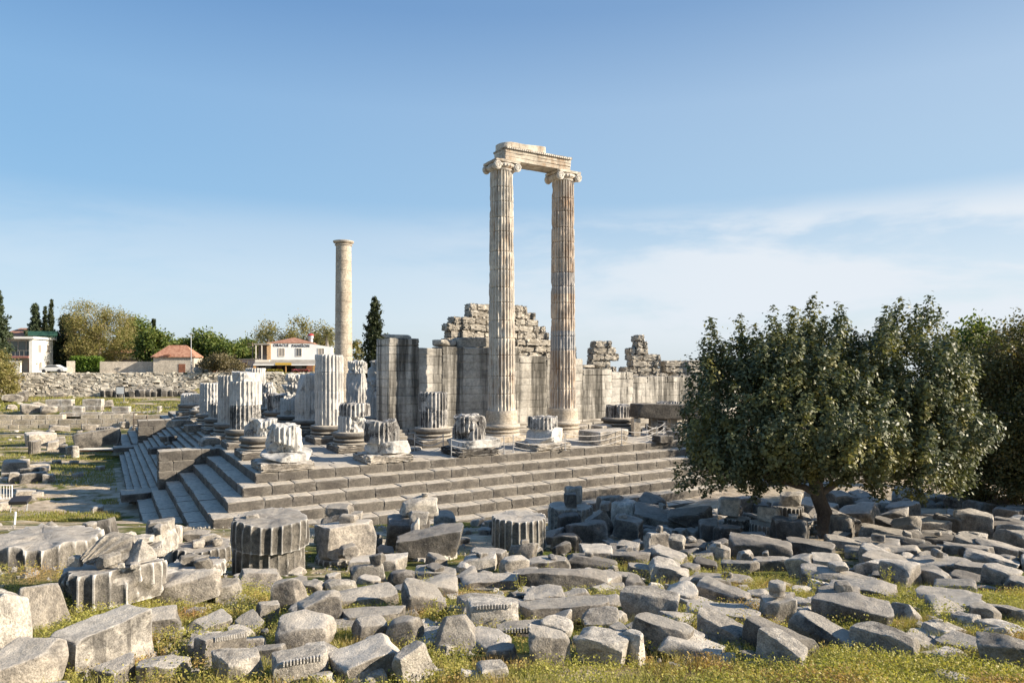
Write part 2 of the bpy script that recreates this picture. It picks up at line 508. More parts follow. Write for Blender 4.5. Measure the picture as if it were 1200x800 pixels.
def plain(name, c, rough=.7, var=.15, scale=3.0, metal=0.0, bump=0.0):
    n = NT(name); k = n.coords()
    f = n.rng(n.noise(k, scale, 6, .6), .3, .7)
    n.set(n.b.inputs['Base Color'], n.mix(f, tuple(x*(1-var) for x in c), tuple(min(1, x*(1+var)) for x in c)))
    n.b.inputs['Roughness'].default_value = rough; n.b.inputs['Metallic'].default_value = metal
    if bump:
        bp = n.n('ShaderNodeBump'); n.set(bp.inputs['Height'], n.noise(k, scale*4, 5, .6)); bp.inputs['Strength'].default_value = bump; bp.inputs['Distance'].default_value = .03
        n.set(n.b.inputs['Normal'], bp.outputs[0])
    return n.m
def leafmat(name, c1, c2, c3=None, trans=.35, rough=.55, f3=.1):
    n = NT(name)
    g = n.n('ShaderNodeNewGeometry'); r = g.outputs['Random Per Island']
    col = n.mix(r, c1, c2)
    if c3:
        k = n.coords(rnd=False)
        col = n.mix(n.rng(n.noise(k, .9, 4, .6), .5, .66, 0, 1), col, c3)
    n.set(n.b.inputs['Base Color'], col); n.b.inputs['Roughness'].default_value = rough
    n.b.inputs['Specular IOR Level'].default_value = .35
    tr = n.n('ShaderNodeBsdfTranslucent'); n.set(tr.inputs['Color'], n.mix(1.0, col, (1.3, 1.35, .7), 'MULTIPLY'))
    mx = n.n('ShaderNodeMixShader'); mx.inputs[0].default_value = trans
    n.t.links.new(n.b.outputs[0], mx.inputs[1]); n.t.links.new(tr.outputs[0], mx.inputs[2])
    n.t.links.new(mx.outputs[0], n.out.inputs['Surface'])
    return n.m

M = {}
M['w'] = stone('marble_bright', (.66, .615, .545), (.40, .37, .325), dk=.7, thr=.55, bump=1.0, edge=.5, obj=.2)
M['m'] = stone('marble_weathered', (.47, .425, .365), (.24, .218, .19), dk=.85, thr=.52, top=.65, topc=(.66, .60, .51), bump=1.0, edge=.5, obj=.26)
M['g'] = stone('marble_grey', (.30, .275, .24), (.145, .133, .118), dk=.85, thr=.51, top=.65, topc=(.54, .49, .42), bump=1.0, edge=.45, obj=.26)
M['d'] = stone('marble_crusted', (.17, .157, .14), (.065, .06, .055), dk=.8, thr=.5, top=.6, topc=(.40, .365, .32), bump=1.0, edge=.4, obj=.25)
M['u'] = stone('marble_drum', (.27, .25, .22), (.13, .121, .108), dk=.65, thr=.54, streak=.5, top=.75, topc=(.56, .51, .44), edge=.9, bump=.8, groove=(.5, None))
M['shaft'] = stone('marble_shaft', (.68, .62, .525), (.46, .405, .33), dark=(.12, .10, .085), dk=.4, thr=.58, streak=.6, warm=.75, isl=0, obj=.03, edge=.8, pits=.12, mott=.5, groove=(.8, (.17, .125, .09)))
M['shaft2'] = stone('marble_shaft_rosy', (.63, .535, .43), (.42, .33, .255), dark=(.10, .075, .06), dk=.4, thr=.58, streak=.65, warm=.9, isl=0, obj=.03, edge=.8, band=((4.3, 5.75, .82), (8.5, 10.1, .62)), pits=.12, mott=.5, groove=(.8, (.16, .105, .07)))
M['smooth'] = stone('limestone_smooth', (.60, .53, .43), (.43, .37, .295), dark=(.12, .10, .08), dk=.4, thr=.60, streak=.4, skey=.53, isl=0, obj=.02, bump=.5, groove=(.8, None), pits=.12)
M['stump'] = stone('marble_stump', (.62, .61, .58), (.42, .41, .39), dark=(.045, .043, .042), dk=.85, thr=.53, streak=.7, isl=0, obj=.06, skey=.52, pits=.12, mott=.5, edge=.6, groove=(.7, None))
M['stumpd'] = stone('marble_stump_black', (.56, .54, .51), (.28, .27, .255), dark=(.028, .026, .026), dk=1.0, thr=.455, streak=1.0, isl=0, obj=.08, skey=.47, pits=.12, mott=.5, sfreq=1.2, edge=.7, groove=(.85, None))
M['stumpw'] = stone('marble_stump_white', (.60, .585, .555), (.44, .425, .40), dark=(.07, .07, .07), dk=.75, thr=.57, streak=.6, isl=0, obj=.05, skey=.55, pits=.1, mott=.5, edge=.6, groove=(.75, (.10, .10, .105)))
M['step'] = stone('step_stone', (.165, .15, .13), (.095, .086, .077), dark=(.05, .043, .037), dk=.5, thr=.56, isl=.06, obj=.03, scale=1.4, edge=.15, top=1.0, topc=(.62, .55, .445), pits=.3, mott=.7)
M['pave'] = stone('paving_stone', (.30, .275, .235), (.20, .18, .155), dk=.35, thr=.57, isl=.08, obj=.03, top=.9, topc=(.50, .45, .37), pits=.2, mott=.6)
M['wall'] = stone('cella_wall_marble', (.56, .535, .485), (.41, .385, .34), dark=(.075, .07, .06), dk=.5, thr=.55, streak=1.0, isl=.11, obj=.02, skey=.435, scale=.7, sfreq=1.3, edge=0, pits=0, bump=.4, mott=.6)
M['ruin'] = stone('ruin_blocks', (.58, .54, .47), (.37, .335, .28), dark=(.10, .085, .07), dk=.55, thr=.55, streak=.5, isl=.22, obj=.05, edge=.2)
M['rubwall'] = stone('rubble_wall_stone', (.64, .595, .51), (.42, .38, .32), dark=(.12, .10, .085), dk=.35, thr=.6, isl=.30, obj=0, bump=.3, pits=0, mott=.5, edge=0)
M['sand'] = stone('sandstone_courses', (.62, .54, .42), (.44, .38, .29), dark=(.14, .12, .10), dk=.45, thr=.59, isl=.22, obj=0, pits=.2)
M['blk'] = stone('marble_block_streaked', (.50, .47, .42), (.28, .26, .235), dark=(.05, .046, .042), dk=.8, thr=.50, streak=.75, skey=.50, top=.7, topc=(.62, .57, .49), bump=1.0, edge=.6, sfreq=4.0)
M['metal'] = plain('galvanised_metal', (.45, .46, .47), .45, metal=.6)
M['rope'] = plain('rope', (.55, .53, .50), .8)
M['wood'] = plain('grey_wood', (.26, .20, .15), .85, .35, 6)
M['white'] = plain('white_paint', (.80, .79, .76), .6, .05, .6)
M['cream'] = plain('cream_plaster', (.72, .66, .56), .8, .1, .8)
# ---------------------------------------------------------------- ground
def build_ground():
    xs = np.unique(np.concatenate([np.linspace(-40, 40, 201), np.linspace(-160, 160, 161), np.array([-3000, -1500, -800, -400, -250, 250, 400, 800, 1500, 3000])]))
    ys = np.unique(np.concatenate([np.linspace(-12, 60, 241), np.linspace(60, 94, 60), np.linspace(94, 127, 150), np.linspace(127, 260, 60),
                                   np.array([-60, -30, -20, 300, 360, 440, 600, 900, 1400, 2200, 3200])]))
    X, Y = np.meshgrid(xs, ys)
    Z = H(X, Y)
    p = np.stack([X.ravel(), Y.ravel(), 0*X.ravel()], -1)
    near = (1-sstep(np.abs(Y), 60, 130))
    Z = Z+(fbm(p*.5, 5, 4).reshape(X.shape)*.16+fbm(p*2.3, 8, 2).reshape(X.shape)*.035)*(.35+.65*near)*(1-sstep(np.hypot(X, Y), 200, 300))*(Y < 125)
    V = np.stack([X.ravel(), Y.ravel(), Z.ravel()], -1)
    m, n = X.shape
    i = np.arange(m-1)[:, None]*n; j = np.arange(n-1)[None]
    q = np.stack([i+j, i+j+1, i+n+j+1, i+n+j], -1).reshape(-1, 4)
    b = MB(); b.add(V, q)
    n_ = NT('ground_earth_and_grass'); c = n_.coords(world=True)
    sp = n_.n('ShaderNodeSeparateXYZ'); n_.set(sp.inputs[0], c)
    X_, Y_ = sp.outputs['X'], sp.outputs['Y']
    soil = n_.mix(n_.rng(n_.noise(c, 1.3, 7, .62), .35, .65), (.36, .285, .20), (.60, .50, .37))
    soil = n_.mix(n_.rng(n_.noise(c, 9, 4, .7), .55, .68, 0, .7), soil, (.46, .43, .37))
    grass = n_.mix(n_.rng(n_.noise(c, .8, 6, .6), .38, .62), (.115, .145, .03), (.24, .235, .065))
    grass = n_.mix(n_.rng(n_.noise(c, 4, 6, .7), .3, .75), (.055, .075, .02), grass)
    dry = n_.mix(n_.rng(n_.noise(c, .5, 5, .6), .48, .62), grass, (.33, .25, .11))
    far = n_.rng(Y_, 90, 100)
    g = n_.rng(n_.noise(n_.scaled(c, (.45, 1.3, 1)), .23, 8, .62), .43, .53)
    # the trodden sandy path in the field on the left
    path = n_.math('MULTIPLY', n_.rng(Y_, 38.5, 41.5), n_.rng(Y_, 62, 52))
    path = n_.math('MULTIPLY', path, n_.rng(X_, -15, -22))
    g = n_.math('MULTIPLY', g, n_.math('SUBTRACT', 1.0, n_.math('MULTIPLY', path, n_.rng(n_.noise(c, .6, 6, .6), .42, .5))))
    g = n_.math('MULTIPLY', g, n_.math('SUBTRACT', 1.0, n_.math('MULTIPLY', n_.rng(X_, 2, 7), n_.math('MULTIPLY', n_.rng(Y_, 19, 24), .85))))
    near = n_.rng(Y_, 27, 19)
    g = n_.math('MAXIMUM', g, n_.math('MULTIPLY', near, n_.rng(n_.noise(c, .9, 5, .6), .4, .5)))
    n_.set(n_.b.inputs['Base Color'], n_.mix(g, soil, dry)); n_.b.inputs['Roughness'].default_value = .95
    n_.b.inputs['Specular IOR Level'].default_value = .1
    bp = n_.n('ShaderNodeBump'); n_.set(bp.inputs['Height'], n_.math('ADD', n_.noise(c, 5, 8, .7), n_.math('MULTIPLY', g, n_.noise(c, 22, 4, .7))))
    bp.inputs['Strength'].default_value = .8; bp.inputs['Distance'].default_value = .12; n_.set(n_.b.inputs['Normal'], bp.outputs[0])
    tag(b.build('ground', n_.m, smooth=179), kind='structure')
build_ground()

# ---------------------------------------------------------------- stepped platform
RISE, TREAD, TB, NST = .47, .78, 1.0, 7
LEN, WID = 64.0, 51.4
PF0, PF1, PB0, PB1 = 12.0, 13.4, 38.6, 40.1      # the two stair cheeks on the short side
def local(mb, name, mat, parent, smooth=32): return mb.build(name, mat, parent, smooth)
def build_platform():
    R = random.Random(4)
    root = empty('stepped_platform', T(0, 0, 0), YAW, 'long grey stone platform of seven high steps with worn block edges, carrying all the columns', 'stepped platform')
    def run(mb, along, lo, hi, off, top, depth, rise, lmin, lmax, miss=0, rough=.012):
        s = lo
        while s < hi-.05:
            L = min(R.uniform(lmin, lmax), hi-s)
            if hi-s-L < lmin*.5: L = hi-s
            if R.random() >= miss:
                dz = R.uniform(-.016, .016)*(1 if rise > .3 else .3); dd = R.uniform(-.02, .02)*(1 if rise > .3 else .4)
                g = R.choice((.004, .004, .004, .028))
                dims = (L-g*2, depth, rise) if along == 'a' else (depth, L-g*2, rise)
                c = (s+L/2, -off+depth/2+dd) if along == 'a' else (-off+depth/2+dd, s+L/2)
                block_add(mb, dims, R.randrange(1 << 30), (c[0], c[1], top-rise+dz), (R.uniform(-.006, .006), R.uniform(-.004, .004), R.uniform(-.006, .006)), wear=.032, n=4, rough=.004, chip=.12)
            s += L
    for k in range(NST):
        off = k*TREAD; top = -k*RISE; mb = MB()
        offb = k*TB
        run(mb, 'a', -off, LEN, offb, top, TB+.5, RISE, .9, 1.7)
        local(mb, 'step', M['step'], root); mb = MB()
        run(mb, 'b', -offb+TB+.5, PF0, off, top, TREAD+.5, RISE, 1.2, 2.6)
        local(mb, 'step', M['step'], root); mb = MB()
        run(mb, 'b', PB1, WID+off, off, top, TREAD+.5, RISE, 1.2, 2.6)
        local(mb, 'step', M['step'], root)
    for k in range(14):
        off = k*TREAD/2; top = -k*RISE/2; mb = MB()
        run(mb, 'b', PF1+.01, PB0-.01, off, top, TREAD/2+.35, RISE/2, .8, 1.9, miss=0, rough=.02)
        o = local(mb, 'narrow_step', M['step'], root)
    # core behind the blocks and the floor of the platform
    mb = MB()
    for k in range(NST):
        off = k*TREAD-.03; offb = k*TB-.03; top = -k*RISE-.03; lo = -(k+1)*RISE-.03
        box_add(mb, -off, LEN, -offb, WID+off, lo, top)
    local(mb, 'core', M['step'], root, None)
    mb = MB()
    for i in range(int(LEN/1.6)):
        for j in range(int(WID/1.6)):
            a0, b0 = 1.2+i*1.6, 1.2+j*1.6
            if a0 > 32 and b0 > 8: continue
            rock_add(mb, (1.58, 1.58, .3), R.randrange(1 << 30), (a0+.8, b0+.8, -.30+R.uniform(-.015, .02)), n=3, chips=0, rough=.01, p=40, tilt=.004)
    local(mb, 'paving', M['pave'], root)
    # cheek walls of the stair
    for (p0, p1, nm) in ((PF0, PF1, 'near cheek'), (PB0, PB1, 'far cheek')):
        r = empty('stair_cheek_wall', T(-3.5, p0, -2.9), YAW,
                  'square-ended stone cheek wall beside the broad steps, nearest the corner of the platform' if p0 < 20 else
                  'pale square-ended stone cheek wall at the far end of the flight of narrow steps', 'cheek wall', 'cheek walls of the stair')
        mb = MB(); x = 0.0
        zt = 2.9
        rows = [(2.9-.62, .62), (2.9-1.24, .62), (2.9-1.86, .62), (2.9-2.6, .74), (0, .3)]
        for (z0, hh) in rows:
            x = 0.0
            while x < 3.5+.9:
                L = R.uniform(.8, 1.5)
                if 4.4-x-L < .5: L = 4.4-x
                block_add(mb, (L-.008, p1-p0, hh-.006), R.randrange(1 << 30), (x+L/2, (p1-p0)/2, z0), wear=.03, rough=.006)
                x += L
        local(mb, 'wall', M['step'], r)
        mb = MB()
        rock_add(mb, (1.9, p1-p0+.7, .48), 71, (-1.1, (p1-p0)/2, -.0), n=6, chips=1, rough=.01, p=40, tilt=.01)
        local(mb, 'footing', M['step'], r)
build_platform()

# ---------------------------------------------------------------- columns
BASEP = [(1.12, 0), (1.30, .02), (1.31, .11), (1.20, .15), (1.16, .20), (1.19, .25), (1.27, .28), (1.27, .33), (1.17, .37), (1.14, .43), (1.17, .49), (1.24, .52), (1.31, .60), (1.31, .70), (1.25, .78), (1.08, .82)]
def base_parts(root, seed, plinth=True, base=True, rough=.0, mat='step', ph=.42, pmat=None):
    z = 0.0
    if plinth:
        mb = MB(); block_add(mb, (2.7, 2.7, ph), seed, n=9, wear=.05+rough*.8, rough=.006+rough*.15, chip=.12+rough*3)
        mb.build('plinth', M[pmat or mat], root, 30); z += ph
    if base:
        mb = MB(); lathe_add(mb, [(r, z-.02+h) for r, h in BASEP], 56, wob=.02+rough, seed=seed)
        mb.build('base_moulding', M[mat], root, 50); z += .80
    return z
def spiral_disc(mb, c, r, face, turns=2.4, thick=.045):
    pts = []; rad = []
    for i in range(44):
        t = i/43; a = t*turns*2*math.pi; rr = r*(1-t*.86)
        pts.append((c[0]+rr*math.cos(a), c[1]+face*.02, c[2]+rr*math.sin(a))); rad.append(thick*(1-.5*t))
    tube_add(mb, pts, rad, 5)
def capital(root, z, seed, mat, broken=()):
    mb = MB()
    lathe_add(mb, [(.80, z), (.86, z+.06), (.86, z+.10), (.80, z+.12), (.92, z+.24), (.97, z+.36), (.97, z+.44), (.86, z+.5)], 48, wob=.02, seed=seed)
    for k in range(24):     # egg moulding
        a = k/24*2*math.pi
        rock_add(mb, (.13, .13, .2), seed+k, (.93*math.cos(a), .93*math.sin(a), z+.24), n=3, chips=0, rough=0, p=4, tilt=0)
    mb.build('echinus', M[mat], root, 45)
    mb = MB(); block_add(mb, (1.98, 1.9, .20), seed+3, (0, 0, z+.50), n=8, wear=.05, rough=.01, chip=.3); mb.build('abacus', M[mat], root, 40)
    for sx in (-1, 1):
        if sx in broken: continue
        mb = MB()
        c = (sx*.80, 0, z+.25)
        prof = [(.05, -.88), (.28, -.88), (.31, -.84), (.29, -.75), (.22, -.5), (.20, -.12), (.25, -.06), (.25, .06), (.20, .12), (.22, .5), (.29, .75), (.31, .84), (.28, .88), (.05, .88)]
        lathe_add(mb, prof, 28, loc=c, rot=(math.pi/2, 0, 0), wob=.02, seed=seed+9)
        for f in (-1, 1):
            pts = []
            spiral_disc(mb, (c[0], f*.89, c[2]), .26, f)
            lathe_add(mb, [(.02, -.06), (.085, -.05), (.085, .05), (.02, .06)], 12, loc=(c[0], f*.89, c[2]), rot=(math.pi/2, 0, 0))
        mb.build('volute', M[mat], root, 45)

def full_column(a, b, label, seed, mat, broken=(), flutes=24, ioniccap=True, grp=None):
    root = empty('standing_column', T(a, b), YAW, label, 'column', grp)
    z = base_parts(root, seed, rough=.0, mat='smooth')
    if flutes:
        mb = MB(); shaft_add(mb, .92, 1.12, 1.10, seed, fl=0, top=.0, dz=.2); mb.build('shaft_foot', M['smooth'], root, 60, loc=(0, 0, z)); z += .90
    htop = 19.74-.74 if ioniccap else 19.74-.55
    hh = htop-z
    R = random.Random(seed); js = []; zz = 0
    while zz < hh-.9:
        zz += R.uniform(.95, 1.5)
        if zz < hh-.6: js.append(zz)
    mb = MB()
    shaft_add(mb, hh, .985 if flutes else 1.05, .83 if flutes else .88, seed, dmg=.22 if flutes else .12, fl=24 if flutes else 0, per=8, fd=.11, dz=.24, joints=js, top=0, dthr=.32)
    mb.build('shaft', M[mat], root, 40, loc=(0, 0, z))
    if ioniccap: capital(root, htop, seed, 'shaft' if mat != 'smooth' else 'smooth', broken)
    else:
        mb = MB(); lathe_add(mb, [(.86, htop-.05), (1.0, htop), (1.02, htop+.08), (.90, htop+.12), (.92, htop+.2), (1.14, htop+.32), (1.2, htop+.42), (1.2, htop+.52), (1.05, htop+.56)], 48, wob=.03, seed=3)
        mb.build('capital', M['smooth'], root, 45)
    return root
full_column(17.9, 6.6, 'tall fluted standing column at the left of the beam-topped pair, grey on its shaded side', 11, 'shaft')
full_column(23.2, 6.6, 'tall fluted standing column at the right of the beam-topped pair, rosy beige with a grey drum', 23, 'shaft2', broken=())
full_column(17.9, 43.7, 'lone smooth unfluted cream column standing far back beside the hotel', 37, 'smooth', flutes=0, ioniccap=False)

# beam over the pair of columns
beam = empty('architrave_beam', T(17.75, 6.6, 19.72), YAW, 'carved marble beam resting on top of the two tall fluted columns, with a broken frieze block on it', 'stone beam')
mb = MB(); Lb = 5.62
for (w, z0, z1) in ((1.50, 0, .27), (1.57, .265, .53), (1.64, .525, .79)):
    block_add(mb, (Lb, w, z1-z0), int(z0*100)+5, (Lb/2, 0, z0), n=14, wear=.035, rough=.004, chip=.15)
mb.build('fascia', M['shaft'], beam, 35)
mb = MB()
block_add(mb, (Lb+.06, 1.86, .15), 8, (Lb/2, 0, .785), n=16, wear=.04, rough=.01, chip=.3)
for k in range(31):
    for s in (-1, 1):
        rock_add(mb, (.12, .08, .12), k, (.12+k*.178, s*.93, .76), n=3, chips=0, rough=0, p=6, tilt=0)
mb.build('egg_moulding', M['shaft'], beam, 35)
mb = MB()
rock_add(mb, (4.0, 1.3, .52), 77, (1.98, 0, .92), n=20, chips=5, rough=.05, p=36, tilt=.05, chipd=(.88, 1.04), warp=.05)
mb.build('frieze_block', M['shaft'], beam, 35)

# broken columns of the outer and inner rows:  a, b, drums [(height, r, dmg, cuts)], material, options, label
def stump(a, b, drums, label, seed, mat='stump', plinth=True, base=True, rough=.02, bmat='step', pmat=None, grp='broken columns on the platform', name='broken_column', yaw=0.0):
    root = empty(name, T(a, b), YAW+yaw, label, 'broken column', grp)
    z = base_parts(root, seed, plinth, base, rough, bmat, pmat=pmat)
    for i, d in enumerate(drums):
        hh, r, dmg = d[:3]; cuts = d[3] if len(d) > 3 else ()
        off = d[4] if len(d) > 4 else (0, 0); mt = d[5] if len(d) > 5 else mat
        mb = MB()
        if dmg == 'rock':
            rr, cc = cuts
            rock_add(mb, (r*2, r*2*rr, hh), seed+i*13, (0, 0, 0), (0, 0, cc), n=26, chips=13, rough=.075, p=40, tilt=.24, chipd=(.74, 1.0), warp=.10)
            mb.build('rough_lump', M[mt], root, 38, loc=(off[0], off[1], z-.06)); z += hh-.14; continue
        shaft_add(mb, hh, r, r*.992, seed+i*7, dmg=dmg, cuts=cuts, top=.03+.10*(i == len(drums)-1)*(.3+dmg), dz=.07 if hh < 3 else .12, dthr=.22-dmg*.35, fd=.10)
        mb.build('drum', M[mt], root, 38, loc=(off[0], off[1], z)); z += hh-.01
    return root
R0 = 1.0
# outer row along the long side (b = 1.3)
stump(1.6, 1.3, [(.62, 1.15, 'rock', (.95, .3)), (1.45, .98, .95, ((-1, -.2, .3, 1.05), (1, -.5, .15, .85), (.3, -1, -.1, .85)), (.12, 0))], 'squat shattered lump of a column on a square plinth at the corner of the platform', 101, 'stump', base=False, rough=.06, bmat='m')
stump(7.1, 1.3, [(.75, 1.25, 'rock', (.9, .5), (.25, 0), 'stump'), (1.25, 1.0, .5, ((1, -.4, .5, 1.25), (-1, 0, .3, 1.2)), (-.05, 0))], 'low column stump with black fluting on its left, broken and pale on its right, on a cracked flat plinth', 102, 'stumpd', rough=.10, bmat='m', base=False)
stump(12.6, 1.3, [(.62, 1.45, 'rock', (.85, .2), (.1, 0), 'stump'), (1.5, 1.05, .85, ((1, .1, .35, 1.3), (-1, -.3, .2, 1.2), (.2, -1, .25, 1.12)))], 'rough dark and white column stump spreading over rocks, just left of the left tall column', 103, 'stumpd', rough=.14, bmat='d', base=False)
stump(17.9, 1.3, [(1.0, 1.12, 'rock', (.95, .4), (.15, 0), 'stumpw'), (.8, .98, .35, ((1, .3, .3, 1.25),))], 'column stump with a black drum over a white crumbled base, between the two tall columns', 104, 'stumpd', rough=.10, base=False, pmat='m')
# inner row (b = 6.6)
stump(1.6, 6.6, [(1.0, 1.0, .65, ((-1, 0, .55, 1.35),))], 'low fluted column stump on a moulded base and plinth, second in from the platform corner', 105, 'stump', rough=.03)
stump(7.1, 6.6, [(.95, .98, .8, ((.2, -1, -.35, .85),), (0, 0), 'stumpw'), (.82, 1.0, .35, (), (.06, 0), 'stumpd')], 'column stump of two drums, a dark block-like drum sitting on a white eroded one', 106, 'stump', rough=.04)
stump(12.6, 6.6, [(1.12, .96, .12), (1.22, .98, .15)], 'cleanly fluted stump of two blackened drums on a full round base, left of the left tall column', 107, 'stumpd', rough=.01)
stump(28.5, 6.6, [(.98, 1.0, .25, ((1, -.4, .9, 1.35),))], 'short dark fluted column stub on a round base, right of the right tall column', 109, 'stumpd', rough=.03)
stump(33.8, 6.6, [(1.1, 1.0, .5)], 'grey fluted column stub half hidden behind the big tree', 110, 'stumpd', rough=.03)
# front rows going back (a = 1.6 and a = 7.1)
stump(1.6, 11.9, [(1.55, 1.0, .35, (), (0, 0), 'stumpd'), (1.55, 1.0, .15), (.62, .98, .55, ((.2, -1, 0, .85),))], 'tall white fluted column stump with a hollow broken face near its top, behind the corner stumps', 111, 'stumpw', rough=.03)
stump(1.6, 17.2, [(3.4, 1.0, .12)], 'tall pale grey fluted column stump with a rounded top, left of the hollow-faced stump', 112, 'stumpw', rough=.03)
stump(1.6, 22.5, [(1.15, 1.0, .3)], 'short dark fluted column stump tucked against the tall pale one', 113, 'stumpd', rough=.03)
stump(1.6, 27.8, [(1.2, 1.0, .1), (1.4, .98, .1)], 'white fluted column stump with deep black flute shadows, third tall one from the left', 114, 'stumpw', rough=.03)
stump(1.6, 43.7, [(1.1, 1.0, .3)], 'low white fluted column stump farthest left on the platform', 116, 'stumpw', rough=.06)
stump(1.6, 33.1, [(.35, 1.0, .8)], 'nearly vanished column foot between the leftmost stumps', 1160, 'stump', rough=.06)
stump(7.1, 11.9, [(1.1, 1.0, .06), (1.25, .995, .06), (1.35, .99, .08), (1.18, .98, .15, ((-1, -.4, .3, 1.15),))], 'tallest broken column, four white fluted drums high, standing in front of the hotel', 117, 'stumpw', rough=.02)
stump(7.1, 17.2, [(3.5, 1.06, .5, ((-1, 0, .30, 1.45), (.5, -1, .1, 1.1)))], 'leaning-sided broad white column stump, close left of the tallest broken column', 118, 'stumpw', rough=.05)
stump(7.1, 22.5, [(1.4, 1.0, .7, ((-.3, -1, 0, .95),)), (1.1, .95, .8, ((1, 0, .2, .9),)), (.95, .85, .9, ((-1, .3, .3, .8),), (.1, 0))], 'knobbly white column stump with a boulder-like top, in the middle of the rows', 119, 'stumpw', rough=.06)
stump(7.1, 27.8, [(1.55, 1.0, .5)], 'dark fluted column stump lying low between two white ones', 120, 'stumpd', rough=.05)
stump(7.1, 33.1, [(2.4, 1.0, .9, ((1, .2, .45, 1.35),))], 'white slanting rock-like column stump behind the dark low one', 121, 'stumpw', rough=.05)
stump(7.1, 38.4, [(3.75, 1.0, .1)], 'narrow-looking fluted column stump farthest back, its top showing over the others', 122, 'stumpw', rough=.05)
stump(12.6, 17.2, [(1.6, 1.02, .45), (1.5, 1.0, .8, ((-.3, -1, .1, .95),)), (1.5, .92, .95, ((.3, -1, -.2, .8), (-1, .2, .1, .85)))], 'tall ragged white column remnant right beside the end of the big wall', 123, 'stumpw', rough=.04)
stump(12.6, 22.5, [(3.4, .98, .3, ((-.8, -.8, .15, 1.0), (1, -.2, .25, 1.35))), (1.1, .85, .9)], 'white faceted column remnant with a rounded capstone, left of the ragged one by the wall', 124, 'stumpw', rough=.04)
# a bare plinth in the outer row
pl = MB(); rock_add(pl, (2.9, 2.7, .95), 55, n=14, chips=4, rough=.02, p=26, tilt=.03, chipd=(.86, .98))
tag(pl.build('plinth_block', M['m'], None, 32, loc=T(23.2, 1.6), rot=(0, 0, YAW)), 'large bare plinth block behind the rope fence, right of the tall columns', 'stone block')

# ---------------------------------------------------------------- big wall behind the columns
def build_wall():
    R = random.Random(12)
    root = empty('temple_wall', T(10.96, 10.9), YAW, 'long high wall of pale marble blocks streaked with black, standing behind the tall columns', 'wall')
    def courses(mb, a0, a1, ztop, thick=2.0, z0=.75, ch=.62, lmin=1.6, lmax=3.4, yoff=0.0, rough=.004, rag=0):
        z = z0; k = 0
        n = max(1, round((ztop-z0)/ch)); ch = (ztop-z0)/n
        for r in range(n):
            s = a0+(0 if r % 2 else -0.0)
            first = True
            while s < a1-.02:
                L = R.uniform(lmin, lmax)*(.6 if first and r % 2 else 1); first = False
                if a1-s-L < .6: L = a1-s
                if not (rag and r == n-1 and R.random() < rag):
                    y0 = yoff+R.uniform(-.018, .018)
                    block_add(mb, (L-.008, thick, ch-(.006 if r < n-1 else R.uniform(.0, .07))), R.randrange(1 << 30), (s+L/2, thick/2+y0, z), wear=.02 if r < n-1 else .06, n=3 if r < n-1 else 6, rough=.003 if r < n-1 else .012, chip=.10 if thick < 2.2 else .3)
                s += L
            z += ch
    mb = MB(); courses(mb, 0, 2.3, 7.3, 2.6, yoff=-.35, rough=.012); local(mb, 'end_pier', M['wall'], root)
    mb = MB()
    courses(mb, 2.3, 4.3, 6.6); courses(mb, 4.3, 11.0, 6.72, yoff=-.04); courses(mb, 11.0, 13.6, 6.05); courses(mb, 13.6, 17.3, 5.9)
    courses(mb, 17.3, 20.4, 5.05); courses(mb, 20.4, 22.8, 4.75, yoff=.02); courses(mb, 22.8, 34, 4.3); courses(mb, 34, 50, 4.2)
    local(mb, 'wall_run', M['wall'], root, 30)
    mb = MB()
    for (z0, z1, o) in ((0, .34, .62), (.34, .52, .50), (.52, .76, .30)):
        s = -o
        while s < 50:
            L = R.uniform(1.6, 2.6)
            rock_add(mb, (L-.01, 2.0+2*o, z1-z0), R.randrange(1 << 30), (s+L/2, 1.0-(.35 if s < 2.3 else 0), z0), n=5, chips=0, rough=.01, p=40, tilt=.004)
            s += L
    local(mb, 'base_moulding', M['pave'], root)
    mb = MB()
    for (a, L, z, h, o) in ((4.3, 1.5, 6.72, .55, .1), (5.75, 3.4, 6.72, .75, .0), (17.5, 1.2, 5.04, .3, 0), (18.9, 1.0, 5.04, .34, .1), (0.1, 2.0, 7.28, .3, .2)):
        rock_add(mb, (L, 1.7, h), R.randrange(1 << 30), (a+L/2, 1.0+o, z), n=8, chips=4, rough=.04, p=18, tilt=.04)
    local(mb, 'loose_top_block', M['ruin'], root)
build_wall()

def ruin(name, label, cx, D, sil, thick, seed, zb, ch=.62, mat='ruin', rot=None):
    "a stepped ruin: sil = [(z above platform, x left px, x right px)] read upwards"
    R = random.Random(seed)
    c = P(cx, 425, D); c.z = ZS+zb
    yaw = YAW if rot is None else rot
    root_xy = Vector((c.x, c.y, c.z))
    mb = MB(); z = 0
    zs = [s[0] for s in sil]
    k = 0
    while ZS+zb+z < sil[-1][0]-.05:
        zz = ZS+zb+z+ch/2
        xl = np.interp(zz, zs, [s[1] for s in sil]); xr = np.interp(zz, zs, [s[2] for s in sil])
        l = (xl-cx)*D/F/math.cos(yaw); r = (xr-cx)*D/F/math.cos(yaw)
        l += R.uniform(-.25, .25); r += R.uniform(-.4, .4)
        for row in range(2):
            dsh = row*1.28*math.tan(yaw)
            s = l+dsh+R.uniform(0, .3)*(row > 0)
            while s < r+dsh-.1:
                L = min(R.uniform(.6, 1.7), max(.3, r+dsh-s))
                block_add(mb, (L, 1.3, ch*R.uniform(.93, 1.0)), R.randrange(1 << 30), (s+L/2, row*1.28+R.uniform(-.20, .20), z), (R.uniform(-.015, .015), R.uniform(-.015, .015), R.uniform(-.06, .06)), wear=.08, n=5, rough=.035, chip=.5)
                s += L+.01
        z += ch
    o = mb.build(name, M[mat], None, 32, loc=root_xy, rot=(0, 0, yaw))
    tag(o, label, 'ruined wall')
    return o
def zat(py, D): return EYE-(py-425)/F*D
D_ = 64.0
